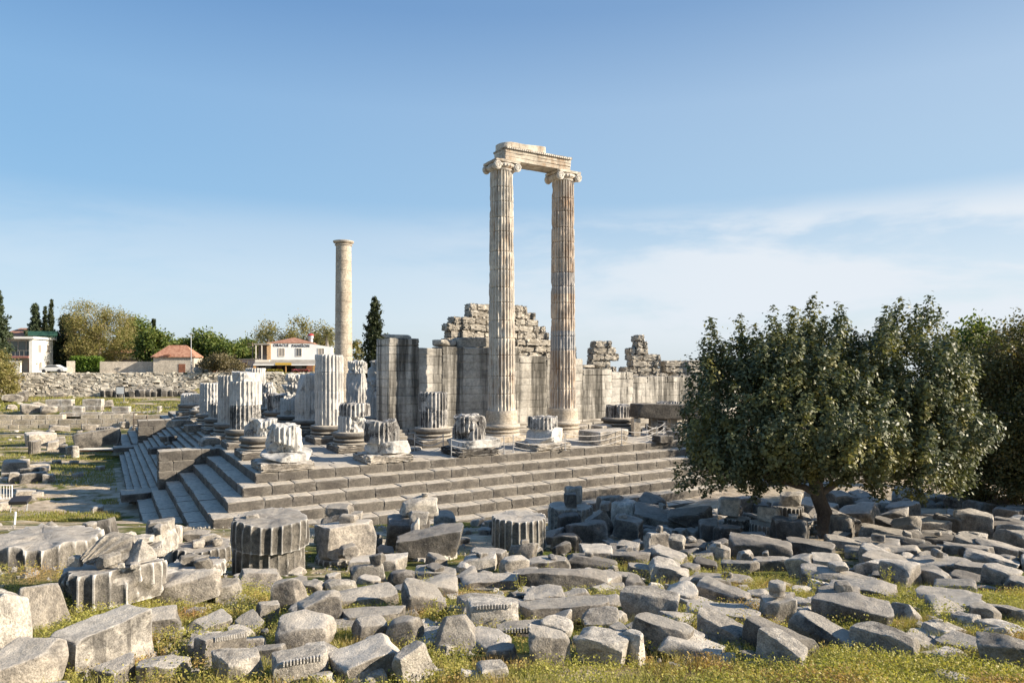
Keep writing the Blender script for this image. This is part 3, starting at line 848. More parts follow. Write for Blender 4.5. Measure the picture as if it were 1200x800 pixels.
ruin('ruined_wall', 'highest ruined mass of stepped pale blocks rising behind the left tall column', 600, D_,
     [(zat(470, D_), 522, 688), (zat(412, D_), 522, 680), (zat(404, D_), 524, 675), (zat(396, D_), 527, 645), (zat(385, D_), 526, 637), (zat(380, D_), 533, 631), (zat(372, D_), 534, 624), (zat(369, D_), 551, 620), (zat(362, D_), 553, 617)], 3.0, 5, 1.5)
ruin('ruined_wall', 'small tower of stacked blocks on the wall, right beside the right tall column', 703, 66, [(zat(470, 66), 688, 718), (zat(430, 66), 690, 717), (zat(412, 66), 688, 718), (zat(408, 66), 689, 717), (zat(406, 66), 694, 710), (zat(400, 66), 695, 709)], 2.6, 6, 2.0, rot=0.25)
ruin('ruined_wall', 'ragged top-heavy stack of blocks on the wall, left of the big tree', 752, 68, [(zat(470, 68), 724, 790), (zat(441, 68), 726, 778), (zat(432, 68), 728, 774), (zat(427, 68), 737, 766), (zat(419, 68), 735, 768), (zat(414, 68), 737, 758), (zat(408, 68), 735, 764), (zat(405, 68), 742, 754), (zat(399, 68), 744, 753)], 2.4, 9, 2.0, rot=0.2)
ruin('ruined_wall', 'low remnant of light blocks level with the wall top, touching the foliage of the big tree', 800, 70, [(zat(470, 70), 770, 850), (zat(434, 70), 776, 850), (zat(427, 70), 778, 850)], 2.0, 10, 2.0, rot=0.2)

# fallen beam propped on short supports, right part of the platform
pb = empty('propped_beam', T(27.4, 4.0, 0), YAW-.36, 'long dark fallen beam propped on stubby stone supports, running behind the big tree', 'stone beam')
mb = MB(); rock_add(mb, (7.6, 1.3, 1.15), 31, (3.8, 0, 1.25), (0, .045, 0), n=18, chips=5, rough=.03, p=22, tilt=.03, chipd=(.88, .99)); mb.build('beam', M['d'], pb, 32)
for x in (.55, 2.0, 3.6, 5.6):
    mb = MB(); rock_add(mb, (.55, .7, 1.45), int(x*10), (x, .1*x, -.05), n=6, chips=1, rough=.01, p=30, tilt=.02); mb.build('support', M['smooth' if x in (.55, 3.6) else 'm'], pb, 32)
# loose blocks lying on the platform
for i, (a, b, L, W, h, yw, mt, lab) in enumerate((
    (26.0, 5.4, 1.7, 1.2, .85, .3, 'm', 'tumbled grey block lying between the right tall column and the short stub'),
    (25.6, 7.6, 1.2, 1.0, .7, 1.0, 'm', 'small block behind the foot of the right tall column'),
    (29.6, 1.0, 1.7, 1.3, .62, .2, 'm', 'grey block on the platform edge below the propped beam'),
    (27.0, .1, 1.6, 1.0, .5, .1, 'd', 'dark low block on the platform edge in a gap of the top step'),
    (31.8, .6, 2.4, 1.5, .9, .4, 'm', 'broad rough block on the platform under the leaves of the big tree'),
    (36.5, 1.0, 2.6, 1.6, 1.1, .1, 'g', 'big weathered block on the platform behind the big tree'),
    (-.2, 14.6, 1.5, .9, .5, .1, 'm', 'block lying at the head of the narrow steps beside the near cheek wall'),
    (.1, 25, 1.9, 1.2, .55, .2, 'm', 'pale flat block at the head of the narrow steps'),
    (-.5, 30.5, 2.2, 1.4, .6, .4, 'm', 'large flat block toward the far end of the narrow steps'),
    (-.1, 35.5, 1.7, 1.2, .5, .0, 'g', 'grey block lying by the far cheek wall'),
    (4.6, 14.6, 1.3, .9, .6, .5, 'd', 'dark block lying between the rows of stumps'),
    (10.0, 4.4, 1.5, .9, .25, .2, 'm', 'thin slab lying flat between the stumps of the two rows'),
    (-2.1, 18.5, 1.3, 1.0, .5, .6, 'd', 'dark tumbled block resting on the narrow steps'),
    (-2.6, 23.5, 1.6, 1.0, .5, .2, 'd', 'black broken block half way up the narrow steps'),
    (-1.8, 27.5, 1.4, 1.0, .5, .9, 'd', 'dark jagged block higher up on the narrow steps'))):
    mb = MB(); rock_add(mb, (L, W, h), 900+i, n=10, chips=5, rough=.03, p=20, tilt=.05)
    zz = -.02 if a > -.9 else -(int(-a/(TREAD/2)))*RISE/2-.05
    tag(mb.build('fallen_block', M[mt], None, 32, loc=T(a, b, zz), rot=(0, 0, YAW+yw)), lab, 'stone block')

# rope fence with thin metal posts on the platform edge
def fence_run(pts, label):
    root = empty('rope_fence', T(*pts[0]), YAW, label, 'rope fence', 'rope fences on the platform')
    a0, b0 = pts[0]
    for (a, b) in pts:
        mb = MB(); tube_add(mb, [(a-a0, b-b0, -.02), (a-a0, b-b0, 1.12)], .028, 6); lathe_add(mb, [(.02, 0), (.12, 0), (.12, .02), (.03, .03)], 10, loc=(a-a0, b-b0, 0)); mb.build('post', M['metal'], root, 40)
    mb = MB()
    for (p, q) in zip(pts[:-1], pts[1:]):
        for hz in (1.05, .7, .35):
            l = [(p[0]-a0+(q[0]-p[0])*t, p[1]-b0+(q[1]-p[1])*t, hz-.30*4*t*(1-t)) for t in np.linspace(0, 1, 9)]
            tube_add(mb, l, .018, 4)
    mb.build('rope', M['rope'], root, 60)
fence_run([(10.0, 3.6), (12.2, -.1+.3)][:1]+[(11.6, 2.9)], 'short sagging rope fence beside the blackened two-drum stump')
fence_run([(10.9, .3), (14.4, .25)], 'rope fence in front of the rough stump left of the left tall column')
fence_run([(15.2, .5), (18.6, -.2), (23.4, .05), (26.6, .15)], 'rope fence along the platform edge below the tall columns')
fence_run([(27.0, 1.6), (29.3, 2.2), (29.9, 3.0), (32.3, 1.2)], 'rope fence around the supports of the propped beam')
# ---------------------------------------------------------------- the field of fallen blocks in front
FOOT = []
KP = {  # how each kind is knocked about
 'r': dict(chips=13, rough=.035, p=46, tilt=.26, chipd=(.74, 1.0), warp=.10),
 'o': dict(chips=12, rough=.03, p=15, tilt=.2, chipd=(.8, .98), warp=.06),
 'b': dict(chips=8, rough=.026, p=60, tilt=.10, chipd=(.88, 1.08), warp=.06),
 's': dict(chips=9, rough=.03, p=50, tilt=.14, chipd=(.82, 1.06), warp=.09),
 't': dict(chips=3, rough=.03, p=50, tilt=.14, taper=.62, chipd=(.8, .98), warp=.07),
}
KN = {'r': ('broken_rock', 'rock'), 'o': ('boulder', 'boulder'), 'b': ('stone_block', 'stone block'), 's': ('stone_slab', 'stone slab'), 't': ('pointed_stone', 'rock'), 'd': ('column_drum', 'column drum')}
_seed = [1000]
def place(line):
    head, label = line.split('|')[:2]
    grp = line.split('|')[2].strip() if line.count('|') > 1 else None
    f = head.split(); k, mt = f[0], f[1]
    x0, x1, y0, y1 = map(float, f[2:6])
    yaw = float(f[6]) if len(f) > 6 else 0.0
    ratio = float(f[7]) if len(f) > 7 else .6
    D = float(f[8]) if len(f) > 8 and f[8] != '-' else None
    roll = float(f[9]) if len(f) > 9 else 0.0
    _seed[0] += 1; sd = _seed[0]*7919
    cx = (x0+x1)/2
    if D is None: p = hit(cx, y1); grounded = True
    else:
        p = P(cx, y1, D); grounded = False
        if k in 'rso' and D < 15 and 'h=' not in head and p.z < Hs(p.x, p.y)-.2: p = hit(cx, y1); grounded = True
    D = p.y; w = (x1-x0)*D/F; drop = EYE-p.z
    a = math.radians(yaw)
    if k == 'd':
        L = w; Tt = w
    else:
        L = w/(abs(math.cos(a))+ratio*abs(math.sin(a))); Tt = L*(ratio*abs(math.cos(a))+abs(math.sin(a)))
    h = (y1-y0)*D/F-Tt*drop/D*(.8 if k in 'bsd' else .45)
    h = max(h, {'s': .18, 'b': .42, 'r': .36, 'o': .5, 't': .4, 'd': .16}[k]*w, .06)
    opts = f[10] if len(f) > 10 else ''
    for o_ in f[10:]:
        if o_.startswith('h='): h = float(o_[2:]); hov = True
    sink = .08*h if grounded else 0.0
    if D < 15 and k != 'd': h += .03
    loc = Vector((p.x, p.y+Tt*.42, p.z-sink))
    if k == 't' and 'h=' not in head: h = max((y1-y0)*D/F*.9, .3*w)
    name, cat = KN[k]
    label = label.strip()
    azi = math.atan2(loc.x, loc.y)
    rz = -azi+a
    n = int(min(34, max(12, w*F/D/3.5)))
    tp = EYE
    if k == 'd':
        root = None
        mb = MB(); fl = 24
        cuts = []
        if 'c' in opts: cuts = [(1, -.3, .1, w/2*.9)]
        if 'l' in opts: cuts = [(-1, -.4, .0, w/2*.8)]
        r = w/2
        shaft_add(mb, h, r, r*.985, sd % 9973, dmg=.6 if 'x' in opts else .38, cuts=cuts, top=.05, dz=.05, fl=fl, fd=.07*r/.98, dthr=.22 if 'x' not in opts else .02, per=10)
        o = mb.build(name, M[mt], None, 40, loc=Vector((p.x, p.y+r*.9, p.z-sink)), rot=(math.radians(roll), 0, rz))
    else:
        mb = MB(); kp = dict(KP[k]); gr = 1.06 if k in 'rso' else 1.0
        if k == 't': gr = .8
        if k == 's' and h < .3*L: kp['rough'] = .045
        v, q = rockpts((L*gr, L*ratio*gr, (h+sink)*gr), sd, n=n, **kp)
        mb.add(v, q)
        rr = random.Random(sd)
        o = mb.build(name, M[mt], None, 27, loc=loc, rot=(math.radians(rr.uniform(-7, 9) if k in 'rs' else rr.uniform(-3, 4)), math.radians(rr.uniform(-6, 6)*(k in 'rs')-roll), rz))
    if roll: o.location.z += abs(math.sin(math.radians(roll)))*w*.12
    tag(o, label, cat, grp)
    FOOT.append((loc.x, loc.y, max(w, Tt)*.5)); REFS.append((o, short(label)))
    return o
def top_of(o):
    return max((o.matrix_basis@Vector(c)).z for c in o.bound_box)

CAT = """
b blk 22 152 712 822 38 .5 8.5 0 h=.78 | biggest block at the lower left, dark on its left face, pale on its right
t m 4 68 676 716 10 .4 10.6 | pale triangular slab behind the big black-faced block
r w -50 12 690 764 20 .7 8.1 | bright tall boulder cut by the left edge of the picture
r m -60 50 738 806 12 .8 7.4 | large grey-beige boulder with a white scar, low in the left corner
o w 44 72 790 808 0 .8 7.4 | small rounded white stone low beside the scarred boulder
r g 100 150 783 806 30 .8 8.0 | dark craggy rock at the very bottom left of the inscribed block
r m 148 206 780 806 -20 .8 8.1 | beige broken rock at the bottom edge, next to the dark craggy one
s m 138 196 712 748 8 .7 - | speckled sloping slab right of the big black-faced block
r w 150 172 745 760 0 .8 - | small white crumbly stone in the yellow grass beside the big block
d u 27 161 648 714 0 1 11.6 -7 x h=.62 | wide dark fluted drum carrying a heap of pale fragments, at the left
s w 158 199 660 694 14 .35 13.2 22 | bright thin slab leaning against the wide fluted drum
r w 162 180 654 668 25 .7 13.4 | small cream stone perched on the bright leaning slab
d u 184 284 704 738 0 1 12.2 0 | flat drum slice with scalloped white rim, under the two-faced rock
r m 164 246 672 716 -18 .6 12.5 | grey two-faced rock sitting on the flat scalloped drum slice
r w 236 277 681 706 15 .8 13.0 | pale rounded chunk behind the two-faced rock
d u 172 248 643 676 0 1 16.5 0 x | low dark shaded drum behind the two-faced rock
r g 203 231 641 656 20 .7 16.9 | grey rock lying on the shaded drum, left one
r g 224 247 646 658 -10 .6 16.7 | small grey rock lying on the shaded drum, right one
b m 214 281 736 784 28 .55 - -8 | pale block with a row of carved notches, tilted in the yellow grass at lower left
r w 242 302 766 803 12 .8 - | pale cracked block at the bottom, below the notched one
r w 182 200 722 734 0 .8 - | little white stone below the flat scalloped slice
d u -62 76 622 662 0 1 14.6 0 | broad flat drum slice with deep scallops at the left edge
r w 20 61 611 627 0 .7 16.8 | pale flat rock on top of the broad drum slice at the left edge
b w 17 31 633 645 20 .8 15.0 | small white cube on the broad drum slice at the left edge
r w 30 52 630 641 0 .6 15.4 | small white flat stone beside the cube on the broad drum slice
b m 68 111 611 634 14 .7 17.6 | pale squared block behind the heap of fragments
s g 97 137 604 622 -25 .5 20 10 | long tilted grey slab at the edge of the grass field
r w 112 130 618 633 0 .8 18 | white chunk between the squared block and the small pile
r w 134 154 617 633 30 .7 18.5 | white angular chunk left of the cream boulder
r w 118 140 628 642 10 .8 17 | pale lump behind the ribbed fragment
s m 104 150 628 640 5 .6 18 | flat pale slab behind the ribbed fragment
d u 139 180 630 654 0 1 17.8 0 | fluted drum piece capped by a white dome of rock
r w 149 174 623 636 0 .8 18 | white dome-shaped stone on the fluted drum piece
s w 168 201 612 628 8 .6 20 | thin cream slab under the cream boulder
o w 166 198 603 619 0 .8 20.3 | cream boulder resting on the thin cream slab
o w 201 211 614 624 0 .9 21 | small round cream stone right of the cream boulder
s g 210 241 611 624 -6 .6 21.3 | flat oval dark-sided stone on the low dark drum
r w 221 238 620 631 20 .8 20.4 | small pale stone on the low dark drum, left
r w 232 252 616 628 0 .8 20.8 | pale stone in the middle of the low dark drum
r w 246 258 618 629 40 .8 20.6 | small white stone on the rim of the low dark drum
d u 184 259 624 656 0 1 20 0 h=.5 | low dark fluted drum with pale stones on it, left of the two stacked drums
d u 258 345 637 684 0 1 17.6 0 h=.84 | lower of the two stacked fluted drums
d u 256 350 600 646 30 1 17.5 3 c h=.74 | upper of the two stacked fluted drums, chipped on its right
r w 286 300 602 609 0 .8 18.2 | tiny white stone on the upper stacked drum
d u 360 434 646 684 0 1 19.6 0 h=.66 | lower fluted half of the tall broken drum
b m 360 437 608 660 22 .7 19.7 -3 h=1.0 | tall rough upper block with a bright chip, on the fluted half drum
r g 365 400 597 613 10 .7 20.8 | dark rock on the tall rough block
s m 378 412 586 602 -15 .6 21 6 | pale-topped slab balanced highest on the tall rough block
r w 404 422 598 610 0 .8 21 | white stone at the right of the balanced slab
b d 446 500 600 645 -15 .8 22.3 0 h=1.1 | dark upright block under the white curved fragment
r g 418 448 628 652 30 .7 23 | blue-grey rock in shadow between two large blocks
s g 454 541 614 650 6 .55 20.3 -3 | long grey boulder-like block overhanging to the right, on the white fluted stone
r w 466 516 578 603 12 .4 22.6 | white curved ring-like fragment on the dark upright block
r w 476 501 588 605 -10 .8 22 | small white lump in front of the curved fragment
r w 480 492 603 612 10 .8 21.6 | little white stone left of the long grey boulder
d w 470 534 644 674 0 1 20.2 0 x h=.5 | whitish fluted drum piece under the long grey boulder
b m 401 474 646 690 -8 .6 18.6 -4 | large pale block in the middle, flat on top with a broken right end
s w 418 455 660 702 -14 .28 16.6 8 | thin white triangular slab standing on edge
r m 394 420 636 652 10 .8 19.2 | pale stone behind the left end of the large pale block
b g 482 535 664 692 -3 .6 - | grey squared block with a dark front, right of the white standing slab
r d 456 484 668 694 0 .8 - | dark stone in the gap beneath the large pale block
s m 374 462 696 716 4 .45 - | long low slab under the white standing slab
r m 462 522 692 722 6 .7 - | pale lumpy rock in the grass, right of the long low slab
s m 460 534 686 702 0 .5 - | flat grey slab behind the pale lumpy rock
r g 332 358 680 696 0 .8 - | small dark grey stone behind the pile of chips
r m 350 380 684 702 -30 .6 - 10 | grey wedge stone in the pile of chips left of the long low slab
r w 376 417 681 702 10 .7 - | pale rounded stone in the pile of chips
r m 376 400 671 688 40 .7 - | angular grey stone at the top of the pile of chips
r g 366 384 686 698 0 .7 - | small dark wedge in the pile of chips
t m 270 328 664 694 0 .7 - | grey pyramid-shaped rock in front of the stacked drums
r m 320 356 680 722 -20 .7 14.2 14 | pale rock leaning left, below the stacked drums
b g 296 324 703 732 12 .8 - | small grey step-shaped block under the leaning pale rock
r m 334 396 702 740 10 .7 - | broad pale rock with a dark left end
r m 316 386 726 770 -8 .7 11.7 | big beige rock on top of the inscribed block
b w 312 381 764 803 6 .6 - | pale block with a carved band along its top, under the big beige rock
s w 374 421 727 744 0 .6 - | flat white stone right of the broad pale rock
s m 398 474 719 738 3 .6 - | thin flat slab in the grass with carved edge
o g 406 456 727 760 20 .8 - | rounded grey boulder, left of a pair
o g 452 496 726 762 -25 .8 - | rounded grey boulder, right of a pair
s m 383 470 748 803 14 .85 9.6 6 | broad tilted flat-topped slab at the bottom middle
s w 466 512 752 806 32 .45 9.2 18 | white slab standing at an angle at the bottom middle
t w 508 558 713 764 5 .8 - | sharp white pyramid-shaped rock in the grass
r w 403 432 784 806 0 .8 - | white chunk at the very bottom, left of the standing white slab
r w 425 452 790 806 0 .8 - | small white chunk at the bottom edge beside another one
r w 360 390 790 808 10 .8 - | pale stone cut by the bottom edge under the inscribed block
b w 546 608 698 742 4 .65 - | bright squared block with small carved marks, centre of the foreground
b m 530 586 680 712 -14 .7 15 | pale-topped block with a dark left face behind the bright squared block
s m 582 640 729 752 6 .5 - | low pale slab with a carved edge left of the white crumbled rock
r w 632 672 728 752 -10 .7 - | white crumbled rock beside the low carved slab
r m 618 671 738 784 12 .6 - | grey upright broken rock in the yellow plants
r g 570 604 759 780 0 .8 - | small grey rock half sunk in the yellow plants
b w 555 598 778 806 22 .8 - | pale angular block at the bottom edge, centre
r w 538 562 790 806 0 .8 - | white stone at the bottom edge beside the pale angular block
s w 677 742 734 784 -18 .75 10.6 | smooth cream slab rising from the yellow plants
s w 732 760 739 782 -38 .5 10.6 | broken-off end of the smooth cream slab
r w 683 732 721 744 0 .6 - | low white rock behind the smooth cream slab
s m 742 812 721 768 -22 .5 11 -10 | large pale slab tilted down to the right
s m 612 716 713 734 2 .45 - | long flat grey slab behind the low white rock
r m 617 670 700 716 0 .6 - | knobbly pale rock in front of the long smooth slab
s m 590 706 688 714 -3 .4 15.2 | long smooth pale slab across the centre
s m 538 616 670 694 3 .45 - | rounded-top long slab left of centre
r w 536 582 652 684 0 .7 18.5 | white crumbly rock behind the rounded-top slab
s g 610 710 664 696 -2 .4 - | longest grey slab in the centre with a worn dark edge
s m 650 720 673 695 -8 .5 - | pale rounded slab right of the longest grey slab
s g 618 670 650 672 6 .6 - | grey flat-backed stone under the streaky drum
r m 584 620 651 676 25 .7 - | mossy grey stone left of the flat-backed one
s g 546 596 641 668 -12 .55 - | grey slab with curled end, left below the streaky drum
r m 597 630 635 656 -15 .7 20 | pale angled stone at the foot of the streaky drum
d u 575 642 597 648 0 1 22.4 0 h=1.05 | large dark drum with white streaks standing in the middle
d m 643 698 572 620 0 1 28 0 x h=1.0 | smooth-sided drum with two crossed blocks on its top
b w 662 684 566 581 10 .9 29 | upper of the two small blocks on the smooth drum
b g 661 677 576 594 6 .8 28.2 | lower of the two small blocks on the smooth drum, in front
b d 654 683 598 618 8 .7 26.4 | dark square block in front of the smooth drum
s m 699 734 576 598 15 .7 31 | pale block with a dark left side, right of the smooth drum
r w 720 752 582 602 -20 .8 30 | pale rock right of the smooth drum
r m 755 792 575 596 20 .6 31 12 | ribbed pale rock with striped grooves, near the lowest step
s m 746 810 592 612 0 .7 28.5 | wide disc-like slab with a dark edge, near the lowest step
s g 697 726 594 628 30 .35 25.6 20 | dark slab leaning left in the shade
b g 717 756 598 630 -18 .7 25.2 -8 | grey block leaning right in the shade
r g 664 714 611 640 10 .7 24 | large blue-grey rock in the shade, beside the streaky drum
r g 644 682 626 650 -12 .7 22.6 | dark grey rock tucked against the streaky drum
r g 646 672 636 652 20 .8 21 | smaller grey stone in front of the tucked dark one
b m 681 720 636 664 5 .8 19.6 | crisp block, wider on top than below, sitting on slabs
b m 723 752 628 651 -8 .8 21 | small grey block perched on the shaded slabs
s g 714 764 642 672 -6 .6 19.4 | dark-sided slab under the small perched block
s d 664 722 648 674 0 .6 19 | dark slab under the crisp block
r m 756 792 623 648 18 .8 22 | pale-topped rock at the edge of the shade
s m 764 812 641 674 -28 .6 19.4 | rounded slab sloping right at the edge of the grass
r w 762 800 657 680 8 .6 17.6 | bright chunk between the sloping slab and the diamond-shaped rock
r m 764 812 666 698 -14 .7 16.4 -8 | diamond-shaped rock with a dark edge, right of centre
o m 717 752 672 694 0 .8 16.8 | rounded stone with a flat top, left of the diamond-shaped rock
s w 730 797 688 730 -10 .55 13.9 -6 | bright big block with a rounded edge, right of centre
r g 702 738 683 712 10 .8 15 | shaded grey rock left of the bright big block
r m 780 826 689 716 -10 .8 14.8 | pale pointed rock right of the bright big block
r w 786 804 626 650 0 .8 21.5 | pale lump at the left end of the green grass strip
o d 811 842 657 674 0 .7 - | small dark rounded boulder beside the green grass strip
s m 813 898 667 702 -16 .5 15.8 -4 | longest smooth slab sloping toward the lower right
s m 820 888 684 716 -20 .4 14.6 -5 | rough mossy slab in front of the longest smooth one
r m 880 908 695 712 0 .7 - | short pale stone at the lower end of the longest smooth slab
s m 808 894 706 738 -4 .6 13.2 | broad flat slab with grass on its right edge
r m 896 940 703 736 8 .8 13.2 | speckled rock with a tiny column piece standing on it
r m 934 958 704 722 0 .8 - | lumpy stone right of the speckled rock
r w 953 988 703 720 20 .7 - | white-tipped low rock, two along from the speckled one
r g 964 1014 691 714 10 .6 - | dark grey rough rock in the grass below the long block
r g 966 1050 710 740 -4 .6 - | dark triangular-backed long rock in the grass
s g 878 968 730 776 -24 .5 11.4 -10 | dark slab behind the bright foreground slab
s w 892 956 742 788 -30 .5 10.7 -12 | bright slab tilting right in the foreground grass
s m 938 1018 724 766 -26 .45 11.6 -8 | long slab with one straight edge, in the foreground grass
s w 1010 1088 731 776 -20 .5 - -6 | white fluted slab lying in the foreground grass
s w 818 888 721 762 -28 .5 11.8 -8 | pale slab tapering to the right between grass and the bright slab
s w 778 832 732 764 -24 .5 11.2 -6 | pale sharp-edged slab right of the large tilted one
t w 1042 1080 699 732 -10 .4 - | narrow white wedge stone alone in the grass
s g 950 1030 664 690 -2 .5 - | long grey block at the far rim of the grass
s m 982 1056 682 704 -2 .5 - | long low mossy slab sunk in the grass rim
b m 930 966 639 672 -18 .8 17.4 14 | crisp pale block tipped on its corner
b m 954 994 639 672 8 .8 17.4 | squared pale block beside the tipped one
s g 886 930 650 672 4 .6 18.6 | flat-topped block left of the tipped one
r m 867 889 641 663 20 .8 19 10 | small pale block leaning, left of the flat-topped one
s m 848 892 654 672 -12 .4 18 | low pale strip of stone at the head of the grass
r m 830 862 638 662 -20 .6 20.5 | slanting grey stone at the shady edge of the grass
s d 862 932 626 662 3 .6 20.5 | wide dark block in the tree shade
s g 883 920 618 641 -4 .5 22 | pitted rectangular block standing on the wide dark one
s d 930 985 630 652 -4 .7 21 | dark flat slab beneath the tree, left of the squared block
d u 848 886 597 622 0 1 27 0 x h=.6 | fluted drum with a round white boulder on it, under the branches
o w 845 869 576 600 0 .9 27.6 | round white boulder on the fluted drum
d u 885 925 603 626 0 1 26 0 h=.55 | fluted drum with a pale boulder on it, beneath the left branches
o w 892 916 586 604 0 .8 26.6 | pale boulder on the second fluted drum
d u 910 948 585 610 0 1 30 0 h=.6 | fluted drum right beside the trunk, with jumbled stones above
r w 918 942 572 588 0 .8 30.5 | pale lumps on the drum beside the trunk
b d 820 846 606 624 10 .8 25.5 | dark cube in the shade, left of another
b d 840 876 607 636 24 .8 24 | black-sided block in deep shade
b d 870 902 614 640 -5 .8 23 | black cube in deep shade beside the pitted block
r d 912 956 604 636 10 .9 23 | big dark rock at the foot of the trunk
r g 790 838 590 612 0 .7 27.5 | jagged grey rock with white marks in the shade
o g 976 1002 600 616 0 .8 25 | rounded stone right of the trunk
s m 1014 1072 611 632 0 .7 23.5 | light disc-like slab right of the trunk
r m 1052 1080 602 618 0 .8 26 | tumbled lumps behind the light disc-like slab
s m 1072 1114 601 616 0 .6 26.5 | pale block row, left, under the right branches
s g 1088 1118 612 628 0 .6 25 | ledge block with a pitted face under the pale row
b m 1128 1170 598 618 4 .7 26 | long split block at the right, with a crack through it
b d 1168 1206 602 622 -4 .7 25.6 | dark block at the right edge beside the cracked one
b m 1130 1160 615 630 0 .7 24.6 | squared block below the cracked one
b g 1100 1130 600 620 0 .7 26.4 | shadowed block filling the gap left of the cracked one
s g 1044 1090 626 648 -5 .6 - | speckled grey slab in the shaded rows
s g 1003 1058 632 650 2 .6 - | flat slab at the left of the shaded rows
s d 1086 1142 628 642 0 .6 - | low dark slab at the back of the shaded rows
s g 1118 1168 634 654 -4 .6 - | grey slab in the middle of the shaded rows
s g 1158 1212 634 652 -4 .6 - | grey slab at the right edge of the shaded rows
s m 1042 1084 637 654 4 .6 - | brown-fronted slab with a black hollow
s m 998 1046 638 656 -8 .6 - | slab with a sunlit top at the left of the rows
s m 1026 1100 648 668 -6 .6 18.4 | wide pale slab with a shaded left end
s m 1084 1144 646 668 -3 .6 18.4 | wide slab with a pitted brown front
s g 1143 1204 646 668 -5 .6 - | dark-fronted slab near the right edge, fourth row
s m 1034 1124 661 692 -8 .6 17 | largest flat slab in the rows on the right
s g 1120 1174 670 694 -10 .6 16.6 | dark slab right of the largest flat one
s m 1136 1200 658 680 -8 .6 17.4 | pale pitted slab near the right edge
s m 1088 1162 691 716 -12 .6 - | flat slab at the lower rim of the rows
s m 1140 1206 690 712 -14 .6 15.2 | flat pale slab at the lower right of the rows
s m 1160 1214 706 732 -14 .6 14.4 | lowest flat slab at the right edge
s m 1104 1150 682 696 -6 .6 - | narrow grey slab between two larger ones
r m 1008 1052 662 676 0 .6 - | rough pale stone left of the largest flat slab
r w 1164 1192 738 758 0 .7 - | white low stone near the right edge in the grass
r w 1166 1230 748 794 10 .8 - | white boulder cut by the right edge of the picture
s w 1108 1160 790 812 -10 .6 - | white slab just showing at the bottom right
r g 1092 1106 768 780 0 .8 - | tiny grey stone alone in the grass at the lower right
r g 700 724 640 656 0 .8 20 | small rough stone behind the crisp block
o g 750 772 644 660 0 .8 20 | small rounded grey stone between slabs in the half shade
r g 800 828 634 652 0 .8 21.5 | angular grey stone near the head of the green grass strip
"""
PL = {}
for ln in CAT.strip().splitlines():
    if ln.strip():
        o = place(ln); PL[ln.split('|')[1].strip()] = o

def settle():
    "let every stone rest: drop it on what lies below, or carry it down to the ground"
    bpy.context.view_layer.update()
    dg = bpy.context.evaluated_depsgraph_get()
    for o, nm in sorted(REFS, key=lambda r: r[0].location.z):
        p = o.location; gz = Hs(p.x, p.y)
        if p.z-gz < .12: continue
        best = gz; w = o.dimensions.x*.28
        for (dx, dy) in ((0, 0), (w, 0), (-w, 0), (0, w*.7), (0, -w*.7)):
            z0 = p.z+.10
            for _ in range(4):
                ok, hp, nr, ix, ho, mt_ = SC.ray_cast(dg, Vector((p.x+dx, p.y+dy, z0)), Vector((0, 0, -1)), distance=4)
                if not ok: break
                if ho.name == o.name: z0 = hp.z-.003; continue
                if hp.z > best and nr.z > .3: best = hp.z
                break
        gap = p.z-best
        if gap <= .03: continue
        if gap < .30: o.location.z -= gap+.02
        else:
            hh = max(o.dimensions.z, .1); o.scale.z *= (hh+gap)/hh; o.location.z -= gap+.02
        bpy.context.view_layer.update()
settle()

# carved notches on a few blocks
def notches(o, n, zf=.97, s=.05):
    bb = [Vector(c) for c in o.bound_box]
    x0, x1 = min(b.x for b in bb)*.62, max(b.x for b in bb)*.62
    z = max(b.z for b in bb)*zf; y = min(b.y for b in bb)*.86
    mb = MB()
    for i in range(n):
        x = x0+(x1-x0)*i/(n-1)
        rock_add(mb, ((x1-x0)/n*.55, s, s*1.3), i, (x, y, z-s*1.2), n=2, chips=0, rough=0, p=12, tilt=0)
    mb.build('carved_band', M['m'], o, 40)
for key, n in (('pale block with a row of carved notches', 18), ('pale block with a carved band along its top', 12), ('bright squared block with small carved marks', 12), ('low pale slab with a carved edge', 12)):
    for l, o in PL.items():
        if l.startswith(key): notches(o, n)

# the heap on the wide drum: a ribbed fan-like piece of marble and chips
fz = [o for l, o in PL.items() if l.startswith('wide dark fluted drum')][0]
ft = top_of(fz)-.06; fl_ = fz.location
v, q = rockpts((.60, .42, .50), 4242, n=34, chips=3, rough=.012, p=16, tilt=.1, taper=.5, chipd=(.8, .95))
ang = np.arctan2(v[:, 2]+.12, v[:, 0]+.45)
rad = np.hypot(v[:, 0]+.45, v[:, 2]+.12)
k = 1+.035*np.sign(np.sin(ang*34))*sstep(v[:, 1], .1, -.2)
v[:, 1] = v[:, 1]-.022*np.sin(ang*34)*(v[:, 1] < .05)
mb = MB(); mb.add(v, q)
tag(mb.build('carved_fragment', M['w'], None, 30, loc=(fl_.x+.06, fl_.y-.02, ft), rot=(0, math.radians(14), .2)), 'white fan-like ribbed marble fragment on the wide dark drum', 'marble fragment')
for i, (dx, dy, L, h, kd, lb) in enumerate(((-.42, -.35, .2, .17, 'b', 'small white cube left of the ribbed fragment, on the wide drum'),
        (.22, -.40, .36, .22, 'r', 'white curved shard in front of the ribbed fragment'),
        (.62, -.05, .26, .42, 't', 'upright white shard right of the ribbed fragment'),
        (.80, .25, .26, .16, 'r', 'pale chip at the back of the wide drum'),
        (.72, -.42, .24, .08, 's', 'flat white chip at the right rim of the wide drum'),
        (.5, -.5, .13, .1, 'r', 'tiny white chip at the front rim of the wide drum'))):
    kp = dict(KP[kd]); v, q = rockpts((L, L*.7, h), 5000+i*31, n=12, **kp); mb = MB(); mb.add(v, q)
    tag(mb.build('marble_fragment', M['w'], None, 30, loc=(fl_.x+dx*.95, fl_.y+dy, ft+.01), rot=(0, 0, i*1.3)), lb, 'marble fragment')
